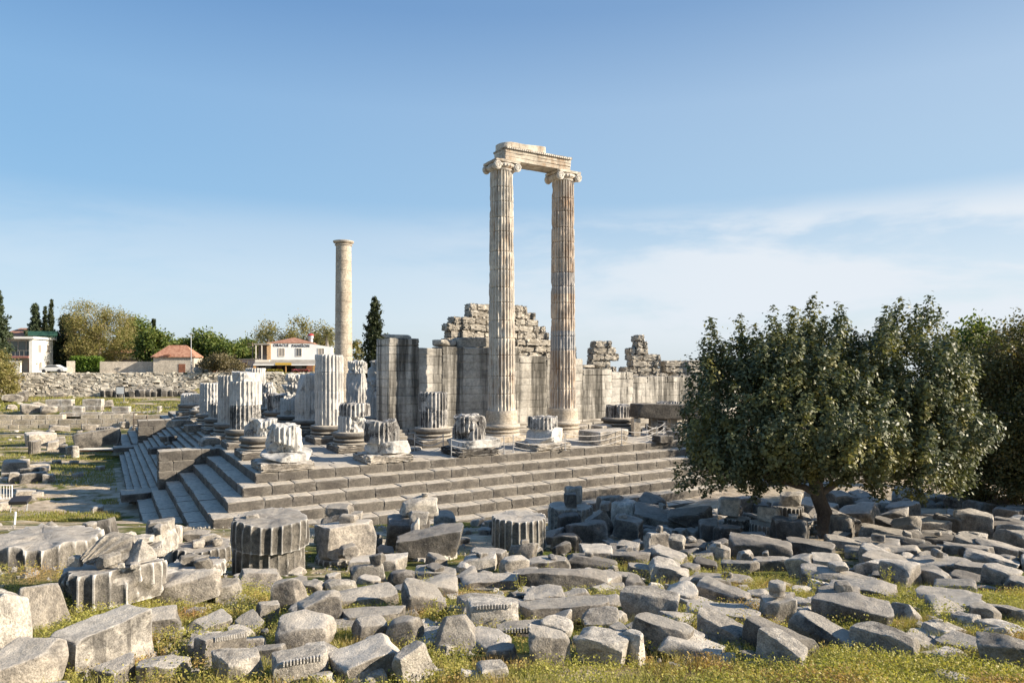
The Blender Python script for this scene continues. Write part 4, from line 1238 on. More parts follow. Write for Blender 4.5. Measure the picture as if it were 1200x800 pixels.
# tiny column piece on the speckled rock
sr = [o for l, o in PL.items() if l.startswith('speckled rock with a tiny')][0]
mb = MB(); lathe_add(mb, [(.10, 0), (.125, .02), (.12, .09), (.135, .11), (.13, .2), (.11, .225)], 20, wob=.012, seed=4)
tag(mb.build('small_column_piece', M['m'], None, 50, loc=(sr.location.x-.02, sr.location.y, top_of(sr)-.03)), 'tiny round column piece standing on the speckled rock', 'marble fragment')

# loose rubble between the catalogued stones
RR = random.Random(77)
def free(x, y, r, f=.8):
    for (a, b, c) in FOOT:
        if (a-x)**2+(b-y)**2 < ((c+r)*f)**2: return False
    return True
TONE = {'g': 'grey', 'd': 'dark', 'm': 'weathered', 'w': 'pale'}
zones = [  # px range, D range, count, size range, materials, words, group
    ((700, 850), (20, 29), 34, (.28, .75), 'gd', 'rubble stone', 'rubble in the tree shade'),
    ((960, 1200), (22, 30), 34, (.5, 1.3), 'gmd', 'block', 'blocks under the right branches'),
    ((950, 1230), (28.5, 42), 44, (.7, 1.7), 'gmm', 'fallen block', 'fallen blocks far under the trees'),
    ((780, 960), (27, 37), 30, (.6, 1.3), 'gmw', 'fallen stone', 'stones behind the trunk'),
    ((520, 760), (24, 33), 20, (.4, 1.0), 'gm', 'fallen stone', 'stones before the lowest steps'),
    ((300, 520), (17, 27), 22, (.3, .8), 'gm', 'loose stone', 'loose stones around the drums'),
    ((120, 300), (14, 24), 16, (.25, .6), 'mw', 'loose stone', 'loose stones on the left'),
    ((225, 760), (8.8, 12.6), 34, (.25, .62), 'wwm', 'stone in the grass', 'stones in the foreground grass'),
    ((560, 1180), (9.2, 12.6), 22, (.45, .95), 'wmm', 'slab in the grass', 'slabs in the foreground grass'),
    ((760, 1180), (9.2, 12.6), 14, (.25, .6), 'wwm', 'stone in the grass', 'stones in the foreground grass'),
    ((500, 1000), (12.6, 15.5), 24, (.3, .75), 'mmg', 'stone in the grass', 'stones in the foreground grass'),
    ((230, 1150), (9, 16), 50, (.14, .34), 'wwm', 'stone in the grass', 'stones in the foreground grass'),
    ((1000, 1210), (15, 22), 16, (.4, 1.0), 'gm', 'gap-filling slab', 'gap stones on the right'),
    ((420, 1000), (15, 22), 44, (.25, .7), 'gm', 'wedged stone', 'wedged stones of the centre'),
]
POOL = []
def loose(x, D, z, s, kd, mt, words, grp, tilt=.12):
    h = s*(RR.uniform(.24, .40) if kd == 's' and D < 16 else RR.uniform(.4, .75))
    POOL.append((s/D*(1.15 if D < 16 else 1), x, D, z, s, h, kd, mt, words, grp, tilt, RR.uniform(.55, .9), RR.randrange(1 << 30), [RR.uniform(-1, 1) for _ in range(3)]))
for (pr, dr, cnt, sr_, mats, words, grp) in zones:
    made = 0; tries = 0
    while made < cnt and tries < cnt*40:
        tries += 1
        D = RR.uniform(*dr); px = RR.uniform(*pr); x = (px-600)/F*D
        s = RR.uniform(*sr_)
        if not free(x, D, s*.45, .64): continue
        loose(x, D, Hs(x, D), s, 's' if words.startswith('slab') else RR.choice('rrsbst' if D < 16 else 'rrbso'), RR.choice(mats), words, grp, .2)
        FOOT.append((x, D, s*.5)); made += 1
# some lie on top of the larger blocks
bpy.context.view_layer.update()
cand = [o for o, nm in REFS if o.location.y > 13 and o.dimensions.x > .7 and not o.name.startswith(('pointed', 'boulder'))]
RR.shuffle(cand)
for o in cand[:36]:
    s = RR.uniform(.2, .5)
    x, D = o.location.x+RR.uniform(-.15, .15)*o.dimensions.x, o.location.y+RR.uniform(-.1, .1)
    loose(x, D, top_of(o)-.09, s, RR.choice('rrbo'), RR.choice('mmgw'), 'stone lying on top,', 'stones lying on other blocks', .2)
POOL.sort(key=lambda t: -t[0])
rest = MB()
for k_, (a_, x, D, z, s, h, kd, mt, words, grp, tilt, ra, sd, rt) in enumerate(POOL):
    v, q = rockpts((s, s*ra, h), sd, n=12 if k_ < 285 else 6, **KP[kd])
    rot = (rt[0]*tilt, rt[1]*tilt, rt[2]*3.14)
    if k_ < 285:
        mb = MB(); mb.add(v, q)
        o = mb.build('rubble_stone', M[mt], None, 28, loc=(x, D, z-h*.10), rot=rot)
        size = 'tiny' if s < .3 else ('small' if s < .6 else 'mid-sized')
        tag(o, rel_label(x, D, '%s %s %s' % (size, TONE[mt], words)), 'stone', grp)
    else: rest.add(v@rotm(*rot).T+np.array((x, D, z-h*.10)), q)
tag(rest.build('small_rubble', M['m'], None, 28), 'smallest pale rubble lying between the larger fallen stones', 'rubble', kind='stuff')
# gravel and chips: beyond counting
mb = MB(); rs = np.random.RandomState(3)
for i in range(3600):
    D = rs.uniform(8.5, 32); x = rs.uniform(-.78, .78)*D
    s = rs.uniform(.02, .07)*(1 if rs.rand() < .9 else 1.8)
    v, q = cubegrid(2)
    v = v/np.linalg.norm(v, axis=1)[:, None]**.7*s*(rs.uniform(.5, 1.0, 3))*(1+.25*rs.normal(size=(len(v), 1)))
    mb.add(v@rotm(*rs.uniform(0, 3, 3)).T+np.array((x, D, Hs(x, D)+s*.15)), q)
tag(mb.build('gravel', M['m'], None), 'scattered stone chips and gravel on the ground between the blocks', 'gravel', kind='stuff')
# ---------------------------------------------------------------- foliage helpers
def leaves_add(mb, C, N, size, aspect=.5, seed=1, jit=.75):
    "C centres, N preferred normals (or None); diamond shaped leaves"
    rs = np.random.RandomState(seed); n = len(C)
    size = np.broadcast_to(size, (n,))*rs.uniform(.6, 1.25, n)
    if N is None: N = rs.normal(size=(n, 3))
    else: N = N+rs.normal(size=(n, 3))*jit
    N = N/np.linalg.norm(N, axis=1)[:, None]
    U = np.cross(N, rs.normal(size=(n, 3))); U /= np.linalg.norm(U, axis=1)[:, None]
    W = np.cross(N, U)
    s = size[:, None]
    v = np.stack([C-U*s, C-W*s*aspect, C+U*s, C+W*s*aspect], 1).reshape(-1, 3)
    q = np.arange(4*n).reshape(n, 4)
    mb.add(v, q)
def blades_add(mb, base, h, w, lean, seed=1):
    rs = np.random.RandomState(seed); n = len(base)
    a = rs.uniform(0, 2*math.pi, n); h = h*rs.uniform(.5, 1.3, n); w = np.broadcast_to(w, (n,))
    d = np.stack([np.cos(a), np.sin(a), 0*a], -1)
    t = rs.uniform(0, 2*math.pi, n); l = np.stack([np.cos(t), np.sin(t), 0*t], -1)*(lean*h*rs.uniform(.2, 1, n))[:, None]
    tip = base+l; tip[:, 2] += h
    mid = base+l*.35; mid[:, 2] += h*.55
    v = np.stack([base-d*w[:, None], base+d*w[:, None], mid+d*w[:, None]*.7, mid-d*w[:, None]*.7, tip], 1).reshape(-1, 3)
    i = np.arange(n)*5
    mb.add(v, np.stack([i, i+1, i+2, i+3], -1), np.stack([i+3, i+2, i+4], -1))

L = {}
L['herb'] = leafmat('wild_herb_leaf', (.27, .27, .05), (.47, .42, .12), (.42, .27, .10), .35)
L['dryherb'] = leafmat('dry_stem', (.42, .36, .16), (.34, .30, .12), (.36, .20, .09), .3)
L['grass'] = leafmat('field_grass_blade', (.16, .18, .035), (.30, .28, .075), (.33, .26, .10), .3)
L['tall'] = leafmat('tall_grass_blade', (.20, .21, .05), (.40, .36, .13), (.36, .28, .12), .3)
L['carob'] = leafmat('carob_leaf', (.045, .060, .028), (.185, .195, .10), (.24, .215, .065), .22, .48, 2.6)
L['tam'] = leafmat('olive_brown_foliage', (.075, .080, .028), (.13, .12, .045), (.15, .105, .04), .3)
L['cyp'] = leafmat('cypress_foliage', (.018, .030, .012), (.055, .065, .022), None, .1)
L['yel'] = leafmat('yellow_green_foliage', (.17, .16, .05), (.33, .29, .11), (.26, .19, .09), .35)
L['mid'] = leafmat('mid_green_foliage', (.06, .095, .02), (.14, .18, .04), (.19, .20, .05), .3)
L['hedge'] = leafmat('hedge_leaf', (.09, .16, .02), (.18, .26, .04), None, .3)
L['brown'] = leafmat('brown_shrub_leaf', (.10, .085, .045), (.20, .165, .085), None, .25)
L['palm'] = leafmat('palm_frond', (.10, .11, .04), (.22, .20, .09), None, .25)
L['spruce'] = leafmat('spruce_needle', (.035, .055, .028), (.085, .105, .05), None, .15)
BARK = stone('tree_bark', (.16, .12, .09), (.07, .052, .04), dark=(.03, .025, .02), dk=.6, thr=.5, streak=.6, edge=.2, bump=.9, scale=2)
BARKP = plain('pale_bark', (.36, .30, .23), .9, .3, 3, bump=.5)

# ---------------------------------------------------------------- herbs and grass among the stones (beyond counting)
rs = np.random.RandomState(21)
def herb_density(x, y):
    p = np.stack([x, y, 0*x], -1)
    n1 = fbm(p*.45+3.1, 31, 4)
    px = 600+x/y*F
    d = sstep(n1, -.10, .14)
    near = 1-sstep(y, 12.0, 15.5)
    strip = np.exp(-((px-(860+(y-16)*-22))/60)**2)*(y > 12)*(y < 21)
    right = sstep(px, 780, 960)*(1-sstep(y, 12.5, 15.0))
    return np.clip(d*.55*near+.10*d+right*.8+strip*1.0+near*.2, 0, 1)*(1-.93*sstep(y, 19.5, 23))
def stones_free(x, y):
    "keep plants off the middles of the stones"
    ok = np.ones(len(x), bool)
    fp = np.array(FOOT)
    for (a, b, c) in fp:
        ok &= (x-a)**2+(y-b)**2 > (c*.60)**2
    return ok
n = 130000
y = rs.uniform(6.0, 24, n); x = rs.uniform(-.92, .92, n)*y
keep = rs.rand(n) < herb_density(x, y)*np.clip(1.35-(y-8)*.045, .3, 1)*(.9)
x, y = x[keep], y[keep]; ok = stones_free(x, y); x, y = x[ok], y[ok]
z = H(x, y)+.02
print('herb tufts', len(x))
# every tuft: a small bushy plant of 16 leaves on short stems
hgt = np.clip(.04+.14*rs.rand(len(x))**1.6+.22*fbm(np.stack([x, y, 0*x], -1)*1.1, 3, 3), .03, .42)*1.12
C = []; nl = 15
for k in range(nl):
    a = rs.uniform(0, 2*math.pi, len(x)); r = hgt*.75*rs.uniform(.1, 1, len(x))
    C.append(np.stack([x+np.cos(a)*r, y+np.sin(a)*r, z+hgt*rs.uniform(.1, 1.1, len(x))], -1))
C = np.concatenate(C)
mb = MB(); leaves_add(mb, C, np.tile([0, 0, .8], (len(C), 1)), .0175, .55, 5)
tag(mb.build('wild_herbs', L['herb']), 'low yellow-green wild herbs growing between the fallen blocks', 'plants', kind='stuff')
sel_ = rs.rand(len(x)) < .5
base = np.repeat(np.stack([x, y, z], -1)[sel_], 3, 0)+np.append(rs.normal(size=(sel_.sum()*3, 2))*.05, np.zeros((sel_.sum()*3, 1)), 1)
mb = MB(); blades_add(mb, base, .17, .0035, .5, 6)
tag(mb.build('dry_grass', L['dryherb']), 'thin dry yellow grass stems standing among the herbs', 'grass', kind='stuff')
sel_ = (fbm(np.stack([x, y, 0*x], -1)*.9, 61, 3) > .12) & (rs.rand(len(x)) < .5)
base = np.repeat(np.stack([x, y, z], -1)[sel_], 8, 0)+np.append(rs.normal(size=(sel_.sum()*8, 2))*.05, np.zeros((sel_.sum()*8, 1)), 1)
mb = MB(); blades_add(mb, base, .15, .0045, .7, 61)
tag(mb.build('tall_grass', L['tall']), 'taller green grass tufts between the stones', 'grass', kind='stuff')
# field grass to the left
n = 130000
y = 37+58*rs.rand(n)**1.5; x = -(y*.78)*rs.rand(n)+(-8); x = np.where(x/y < -.80, -8-rs.rand(n)*y*.6, x)
a_ = (x-CX0)*AX[0]+(y-CY0)*AX[1]
g = fbm(np.stack([x*.45, y*1.3, 0*x], -1)*.35, 41, 4)
keep = (g > -.10+.22*sstep(y, 39.5, 42)*(1-sstep(y, 47, 54))) & (a_ < -5.6)
x, y = x[keep], y[keep]; z = H(x, y)
mb = MB(); blades_add(mb, np.stack([x, y, z], -1), .16, .02, .6, 8)
tag(mb.build('field_grass', L['grass']), 'patchy short grass of the excavated field on the left', 'grass', kind='stuff')
n = 26000
y = rs.uniform(95.8, 126, n); x = rs.uniform(-95, -12, n); keep = (fbm(np.stack([x, y*2, 0*x], -1)*.12, 51, 4) > -.18) & (y-WSL*(x+92) < 121.8)
x, y = x[keep], y[keep]; mb = MB(); blades_add(mb, np.stack([x, y, H(x, y)], -1), .3, .05, .6, 9)
tag(mb.build('terrace_grass', L['grass']), 'grass on the raised terrace below the rubble wall', 'grass', kind='stuff')

# a few taller weeds one can tell apart in the front
def weed(px, py, h, lab, mat='herb'):
    p = hit(px, py); R = random.Random(int(px))
    root = empty('wild_plant', p, 0, lab, 'plant', 'tall weeds among the stones')
    mb = MB(); lf = []
    for k in range(7):
        a = R.uniform(0, 6.28); l = R.uniform(.1, .35)*h
        pts = [(0, 0, 0), (math.cos(a)*l*.3, math.sin(a)*l*.3, h*.5), (math.cos(a)*l, math.sin(a)*l, h*R.uniform(.75, 1.1))]
        tube_add(mb, pts, [.006, .004, .002], 4)
        for t in np.linspace(.15, 1, 16):
            q = Vector(pts[0]).lerp(Vector(pts[2]), t)+Vector((R.gauss(0, .025), R.gauss(0, .025), R.gauss(0, .02)))
            lf.append(tuple(q))
    mb.build('stem', L['dryherb'], root)
    mb = MB(); leaves_add(mb, np.array(lf), None, .024, .5, int(px)); mb.build('foliage', L[mat], root)
for (px, py, h, lab) in ((497, 700, .55, 'thin upright weed over the long low slab'), (848, 690, .6, 'leafy weed in front of the wide pale rows, near the centre right'),
    (640, 685, .5, 'leafy weed by the knobbly rock'), (1040, 690, .5, 'bushy weed behind the dark long rock'), (775, 712, .6, 'tall brownish weed under the bright big block'),
    (610, 705, .5, 'green weed right of the bright squared block'), (322, 668, .6, 'bush growing at the foot of the stacked drums'), (272, 655, .5, 'green bush left of the stacked drums'),
    (955, 700, .55, 'thin tall weed left of the dark grey rough rock'), (1105, 745, .45, 'reddish low weed in the right grass'), (812, 745, .5, 'dark green weed beside the pale sharp-edged slab'),
    (160, 705, .5, 'yellow-green weed right of the wide fluted drum'), (505, 735, .45, 'weed beside the white pyramid rock'), (700, 770, .4, 'rust coloured weed in front of the smooth cream slab')):
    weed(px, py, h, lab)

# ---------------------------------------------------------------- trees
def crown_points(ells, n, seed, shell=.55, noise_amp=.22):
    "cluster centres spread through a union of ellipsoids, denser near the surface"
    R = np.random.RandomState(seed); P_ = []; N_ = []
    vol = np.array([e[3]*e[4]*e[5] for e in ells]); vol = vol/vol.sum()
    for i, e in enumerate(ells):
        m = int(n*vol[i])+1
        d = R.normal(size=(m, 3)); d /= np.linalg.norm(d, axis=1)[:, None]
        r = shell+(1-shell)*R.rand(m)**.6
        wob = 1+noise_amp*fbm(d*2.2+i*5, seed+i, 3)*2
        p = d*(r*wob)[:, None]*np.array(e[3:6])+np.array(e[:3])
        P_.append(p); N_.append(d)
    return np.concatenate(P_), np.concatenate(N_)
def limbs(mb, base, targets, r0, seed, wig=.12, n=7):
    R = random.Random(seed)
    for t in targets:
        b = Vector(base[0]) if isinstance(base, list) else Vector(base); t = Vector(t)
        pts = []; rr = []
        for i in range(n):
            k = i/(n-1)
            p = b.lerp(t, k)+Vector((R.uniform(-1, 1), R.uniform(-1, 1), R.uniform(-1, 1)))*wig*(t-b).length*(k*(1-k))*2
            p.z += (t-b).length*.10*math.sin(k*math.pi)
            pts.append(p); rr.append(r0*(1-k*.86))
        tube_add(mb, pts, rr, 7)
def carob():
    p = hit(968, 629); loc = Vector((p.x, p.y, p.z-.1))
    root = empty('carob_tree', loc, 0, 'big dark green leafy tree with a leaning trunk, standing among the blocks at the right', 'tree')
    s = F/loc.y
    def Q(px, py, dy=0): return ((px-600)/F*(loc.y+dy)-loc.x, dy, EYE-(py-425)/F*(loc.y+dy)-loc.z)
    mb = MB()
    tp = [Q(972, 632), Q(968, 618), Q(966, 600, .1), Q(958, 580, .2), Q(955, 560, .3)]
    tube_add(mb, tp, [.42, .33, .28, .26, .26], 14)
    for a in range(5):
        an = a*1.3; tube_add(mb, [(math.cos(an)*.55+tp[0][0], math.sin(an)*.55, -.25), (math.cos(an)*.22+tp[0][0], math.sin(an)*.22, .25)], [.10, .2], 6)
    heads = [Q(850, 520, .5), Q(880, 440, -1), Q(920, 420, 1.5), (Q(965, 430, -1.5)), Q(1010, 450, 1), Q(1060, 430, .5), Q(1100, 500, -.5), Q(1000, 520, 3), Q(940, 500, -3), Q(1050, 520, -2.5)]
    limbs(mb, tp[-1], heads, .16, 4)
    limbs(mb, tp[-2], [Q(1040, 540, 1.0), Q(870, 560, -1)], .15, 9)
    mb.build('trunk', BARK, root, 60)
    u = 1/s
    def E(px, py, dy, rx, ry, rz):
        q = Q(px, py, dy); return (q[0], q[1], q[2], (rx-13)*u, ry, (rz-13)*u)
    ells = [E(880, 482, 0, 84, 3.3, 92), E(935, 449, .8, 72, 3.4, 80), E(955, 496, -1.2, 80, 3.6, 68), E(1062, 452, 0, 62, 3.0, 76), E(1070, 500, .3, 70, 3.4, 76),
            E(1015, 488, 1.5, 62, 4.0, 82), E(1008, 446, .2, 48, 3.2, 52), E(848, 524, -.3, 56, 2.5, 50), E(1010, 524, -1.0, 88, 3.0, 46), E(905, 534, .5, 70, 2.8, 34), E(1090, 528, 0, 48, 2.2, 38)]
    pc, nc = crown_points(ells, 1500, 8, .62, .16)
    # upright plumes along the upper outline
    plume = []
    for (px, py) in ((833, 389), (824, 411), (868, 385), (888, 393), (905, 377), (925, 373), (951, 361), (964, 383), (985, 373), (993, 387), (1042, 371), (1058, 363), (1072, 373), (1090, 361), (1101, 379), (1118, 399), (1030, 389), (845, 416), (1140, 431), (812, 436), (808, 470), (798, 510), (795, 560), (1138, 470), (1134, 530), (1134, 556), (830, 566), (880, 572), (1030, 570), (1080, 574), (1126, 570), (860, 411), (1010, 411), (915, 396), (940, 386), (1000, 406)):
        for k in range(5):
            t = k/4.; plume.append(Q(px+(960-px)*t*.16+random.Random(px+k).uniform(-4, 4), py+t*45*(1 if py < 430 else 0)+(0 if py < 560 else -t*14), random.Random(py+k).uniform(-.7, .7)*(1+t*2)))
    plume = np.array(plume)
    pc = np.vstack([pc, plume]); nc = np.vstack([nc, np.tile([0, 0, 1.], (len(plume), 1))])
    R = np.random.RandomState(2)
    # thin whole clumps out so that gaps open between them
    g = fbm(pc*.9+7, 77, 2); keep = (g > -.24) | (np.arange(len(pc)) >= len(pc)-len(plume)); pc, nc = pc[keep], nc[keep]
    ax = nc*.55+np.array([0, 0, .9]); ax /= np.linalg.norm(ax, axis=1)[:, None]
    m = 135
    t = R.uniform(-1, 1, (len(pc), m)); 
    rad = (.27*np.sqrt(np.clip(1-np.abs(t)**1.6, 0, 1)))[..., None]*R.normal(size=(len(pc), m, 3))*.62
    ln = R.uniform(.35, .62, (len(pc), 1, 1))
    Cc = pc[:, None]+ax[:, None]*(t[..., None]*ln)+rad
    Nn = (rad/(np.linalg.norm(rad, axis=2)[..., None]+1e-6)*.8+ax[:, None]*.9)
    mb = MB(); leaves_add(mb, Cc.reshape(-1, 3), Nn.reshape(-1, 3), .082, .55, 12, .42)
    mb.build('crown', L['carob'], root)
    return root
carob()

def tree(name, label, px, py_base, py_top, w_px, D, mat, cat='tree', seed=1, ells=None, leaf=.2, n=220, m=40, trunk=.25, bark=None, cl=.7, grp='trees in the background', pyt=None, gap=-.3, shell=.5):
    "a broad-leaved tree; sizes are taken at its own distance D"
    x = (px-600)/F*D; zb = Hs(x, D); zt = EYE-(py_top-425)/F*D; h = zt-zb; w = w_px*D/F
    root = empty(name, (x, D, zb-.1), 0, label, cat, grp)
    R = np.random.RandomState(seed)
    if ells is None:
        ells = [(0, 0, h*.62, w*.36, w*.34, h*.36), (-w*.22, 0, h*.5, w*.27, w*.26, h*.3), (w*.22, w*.05, h*.52, w*.27, w*.28, h*.32), (w*.05, -w*.1, h*.74, w*.25, w*.25, h*.24)]
    else: ells = [(a*w, b*w, c*h, d*w, e*w, f*h) for (a, b, c, d, e, f) in ells]
    pc, nc = crown_points(ells, n, seed, shell, .2)
    g = fbm(pc*(2.2/w*2)+seed, seed+3, 2); pc, nc = pc[g > gap], nc[g > gap]
    pc = pc[pc[:, 2] > .1*h]
    mb = MB(); top = (0, 0, h*.45)
    tube_add(mb, [(0, 0, -.2), (w*.01, 0, h*.2), top], [trunk*1.3, trunk, trunk*.7], 8)
    idx = R.choice(len(pc), min(12, len(pc)), replace=False)
    limbs(mb, top, [tuple(pc[i]) for i in idx], trunk*.45, seed)
    mb.build('trunk', bark or BARK, root, 60)
    Cc = (pc[:, None]+R.normal(size=(len(pc), m, 3))*cl*np.array([.42, .42, .42])).reshape(-1, 3)
    Cc = Cc[Cc[:, 2] > .05]
    mb = MB(); leaves_add(mb, Cc, None, leaf, .6, seed)
    mb.build('crown', L[mat], root)
    return root
def conifer(name, label, px, py_top, w_px, D, mat, seed=1, leaf=.18, n=9000, rag=.35, colm=1.0, py_base=None, grp='conifers in the background', tiers=0):
    x = (px-600)/F*D; zb = Hs(x, D); zt = EYE-(py_top-425)/F*D; h = zt-zb; w = w_px*D/F
    root = empty(name, (x, D, zb-.1), 0, label, 'tree', grp)
    R = np.random.RandomState(seed)
    mb = MB(); tube_add(mb, [(0, 0, -.2), (0, 0, h*.5), (0, 0, h*.97)], [w*.05+.1, w*.03+.05, .03], 7); mb.build('trunk', BARK, root, 60)
    # branch tufts set around the stem, each a small upswept clump
    k = max(60, n//70); t = np.sort(R.rand(k)**.72); a = R.uniform(0, 2*math.pi, k)
    prof = (t**colm)*(1-.5*np.clip(t-.82, 0, 1)*4)
    r = w*.5*prof*(1+rag*R.normal(size=k)*.55)
    cz = h*(1-t*.93)+(w*.03 if not tiers else -w*.04)
    cc = np.stack([np.cos(a)*r*.62, np.sin(a)*r*.62, cz], -1)
    m = n//k
    u = R.rand(k, m, 1)
    out = np.stack([np.cos(a)*r*.5, np.sin(a)*r*.5, (np.abs(r)*.5 if not tiers else -np.abs(r)*.12)+.2], -1)[:, None]*(u*1.0-.5)*1.3
    sp = (.12+.10*w*(1-u)*np.clip(t, .25, 1)[:, None, None])
    C = (cc[:, None]+out+R.normal(size=(k, m, 3))*sp).reshape(-1, 3)
    n2 = n//4; t2 = R.rand(n2)**.8; a2 = R.uniform(0, 6.28, n2); r2 = w*.28*t2**colm*R.rand(n2)
    C = np.vstack([C, np.stack([np.cos(a2)*r2, np.sin(a2)*r2, h*(1-t2*.94)], -1)])
    mb = MB(); leaves_add(mb, C, None, leaf, .5, seed); mb.build('crown', L[mat], root)
    return root

# right hand side: trees behind and beside the carob
tree('tamarisk_tree', 'olive-brown feathery tree at the right edge, behind the big dark tree', 1190, 600, 372, 165, 36, 'tam', seed=3, leaf=.085, n=700, m=110, cl=.85, trunk=.25, grp='olive-brown trees on the right',
     ells=[(0, 0, .52, .5, .5, .46), (-.28, 0, .40, .3, .35, .36), (.3, .1, .5, .4, .4, .42), (.0, -.1, .75, .26, .3, .24), (-.15, 0, .2, .4, .35, .18)], gap=-.5)
tree('tamarisk_tree', 'low brownish tree filling the space under the branches at the far right', 1258, 600, 385, 150, 33, 'tam', seed=4, leaf=.085, n=500, m=110, cl=.85, trunk=.25, grp='olive-brown trees on the right',
     ells=[(0, 0, .5, .5, .5, .46), (-.3, 0, .35, .3, .35, .32), (0, 0, .2, .5, .4, .18)], gap=-.5)
tree('broad_tree', 'dark green tree showing between the big tree and the right edge, farther back', 1135, 600, 372, 90, 46, 'mid', seed=6, leaf=.14, n=420, m=70, cl=1.0, grp='olive-brown trees on the right')
tree('bare_shrub', 'thin bushes just above the wall at the left edge of the big tree', 795, 440, 418, 46, 92, 'mid', cat='shrub', seed=16, leaf=.12, n=60, m=24, cl=.8, grp='shrubs in the background')
# the cypress behind the end of the big wall
conifer('cypress_tree', 'dark pointed cypress rising behind the end of the big wall', 439, 350, 40, 100, 'cyp', 5, .20, 16000, .5, .62)
tree('green_bush', 'light green bush between the lone smooth column and the cypress', 417, 425, 397, 24, 118, 'yel', cat='shrub', seed=13, leaf=.22, n=60, m=36, grp='shrubs in the background')
conifer('cypress_tree', 'dark ragged conifer cut by the left edge of the picture', -3, 338, 34, 128, 'spruce', 7, .24, 14000, .5, .7, tiers=7)
conifer('spruce_tree', 'spire-shaped spruce behind the white house', 41, 355, 38, 150, 'spruce', 8, .26, 12000, .35, .85, tiers=6)
conifer('cypress_tree', 'tallest slim cypress of the pair behind the white house', 60, 350, 13, 150, 'cyp', 9, .22, 7000, .3, .75)
conifer('cypress_tree', 'second slim cypress of the pair behind the white house', 53, 359, 13, 152, 'cyp', 10, .22, 6000, .3, .75)
conifer('cypress_tree', 'black-green wide conifer beside the bright olive tree', 78, 369, 40, 146, 'cyp', 11, .26, 14000, .4, .62)
tree('yellow_tree', 'largest pale yellow-green tree behind the hedge', 116, 433, 350, 82, 143, 'yel', seed=14, leaf=.15, n=260, m=110, cl=1.5, trunk=.4, bark=BARKP,
     ells=[(-.12, 0, .72, .34, .3, .27), (.2, 0, .5, .3, .3, .34), (-.25, 0, .45, .2, .25, .36), (.0, -.1, .3, .3, .3, .22), (.30, 0, .72, .18, .2, .12)], gap=-.35)
tree('broad_tree', 'mid green rounded tree right of the largest yellow one', 160, 433, 372, 46, 156, 'mid', seed=15, leaf=.3, n=150, m=60, cl=1.5)
conifer('cypress_tree', 'slim cypress between the low house and the tiled cottage, left of two', 157, 373, 9, 165, 'cyp', 17, .24, 5000, .3, .7)
conifer('cypress_tree', 'slim cypress above the bushes left of the tiled cottage', 180, 373, 10, 150, 'cyp', 18, .22, 6000, .3, .7)
conifer('cypress_tree', 'short distant cypress tip near the cottage roof', 195, 393, 8, 160, 'cyp', 19, .24, 3500, .3, .45)
tree('broad_tree', 'fresh green bushy tree left of the tiled cottage', 180, 433, 386, 44, 140, 'mid', seed=20, leaf=.26, n=170, m=60, cl=1.3)
tree('broad_tree', 'dark green tree behind the low house', 148, 433, 390, 40, 150, 'mid', seed=24, leaf=.28, n=150, m=60, cl=1.3)
tree('broad_tree', 'rounded green tree right of the tiled cottage, with the street lamp before it', 240, 433, 389, 58, 150, 'mid', seed=21, leaf=.3, n=260, m=70, cl=1.5)
tree('broad_tree', 'low spreading green tree left of the hotel', 268, 433, 402, 50, 146, 'mid', seed=22, leaf=.3, n=180, m=60, cl=1.4)
tree('brown_shrub', 'wide brownish shrub in front of the round green trees', 262, 440, 416, 56, 130, 'brown', cat='shrub', seed=23, leaf=.16, n=160, m=60, cl=.9, trunk=.1, grp='shrubs in the background')
tree('broad_tree', 'thin-leaved tree behind the left end of the hotel', 312, 433, 377, 44, 158, 'yel', seed=25, leaf=.2, n=150, m=36, cl=1.5, gap=-.1)
tree('broad_tree', 'loose pale green tree rising over the hotel roof', 352, 433, 374, 56, 160, 'yel', seed=26, leaf=.22, n=200, m=40, cl=1.5, gap=-.15)
tree('broad_tree', 'pale green tree between the hotel and the lone smooth column', 378, 433, 378, 34, 158, 'yel', seed=27, leaf=.22, n=120, m=40, cl=1.4, gap=-.15)
tree('olive_shrub', 'yellowish olive bush at the left edge, in front of the rubble wall', -6, 466, 408, 46, 116, 'yel', cat='shrub', seed=28, leaf=.16, n=200, m=80, cl=.9, trunk=.12, grp='shrubs in the background', ells=[(0, 0, .6, .5, .5, .4), (.25, 0, .35, .35, .35, .3), (-.2, 0, .35, .4, .4, .33)])
for i, (px, w) in enumerate(((-40, 50), (-90, 60), (20, 40), (214, 40), (290, 30), (100, 50))):
    tree('broad_tree', ['dark tree outside the left side of the view', 'dark tree far outside the left side', 'leafy tree behind the flat-roofed white house', 'distant green tree behind the tiled cottage', 'distant green tree at the left shoulder of the hotel', 'dense dark tree behind the hedge'][i], px, 433, 398-(i == 5)*6, w, 168, 'mid', seed=40+i, leaf=.34, n=130, m=50, cl=1.6)
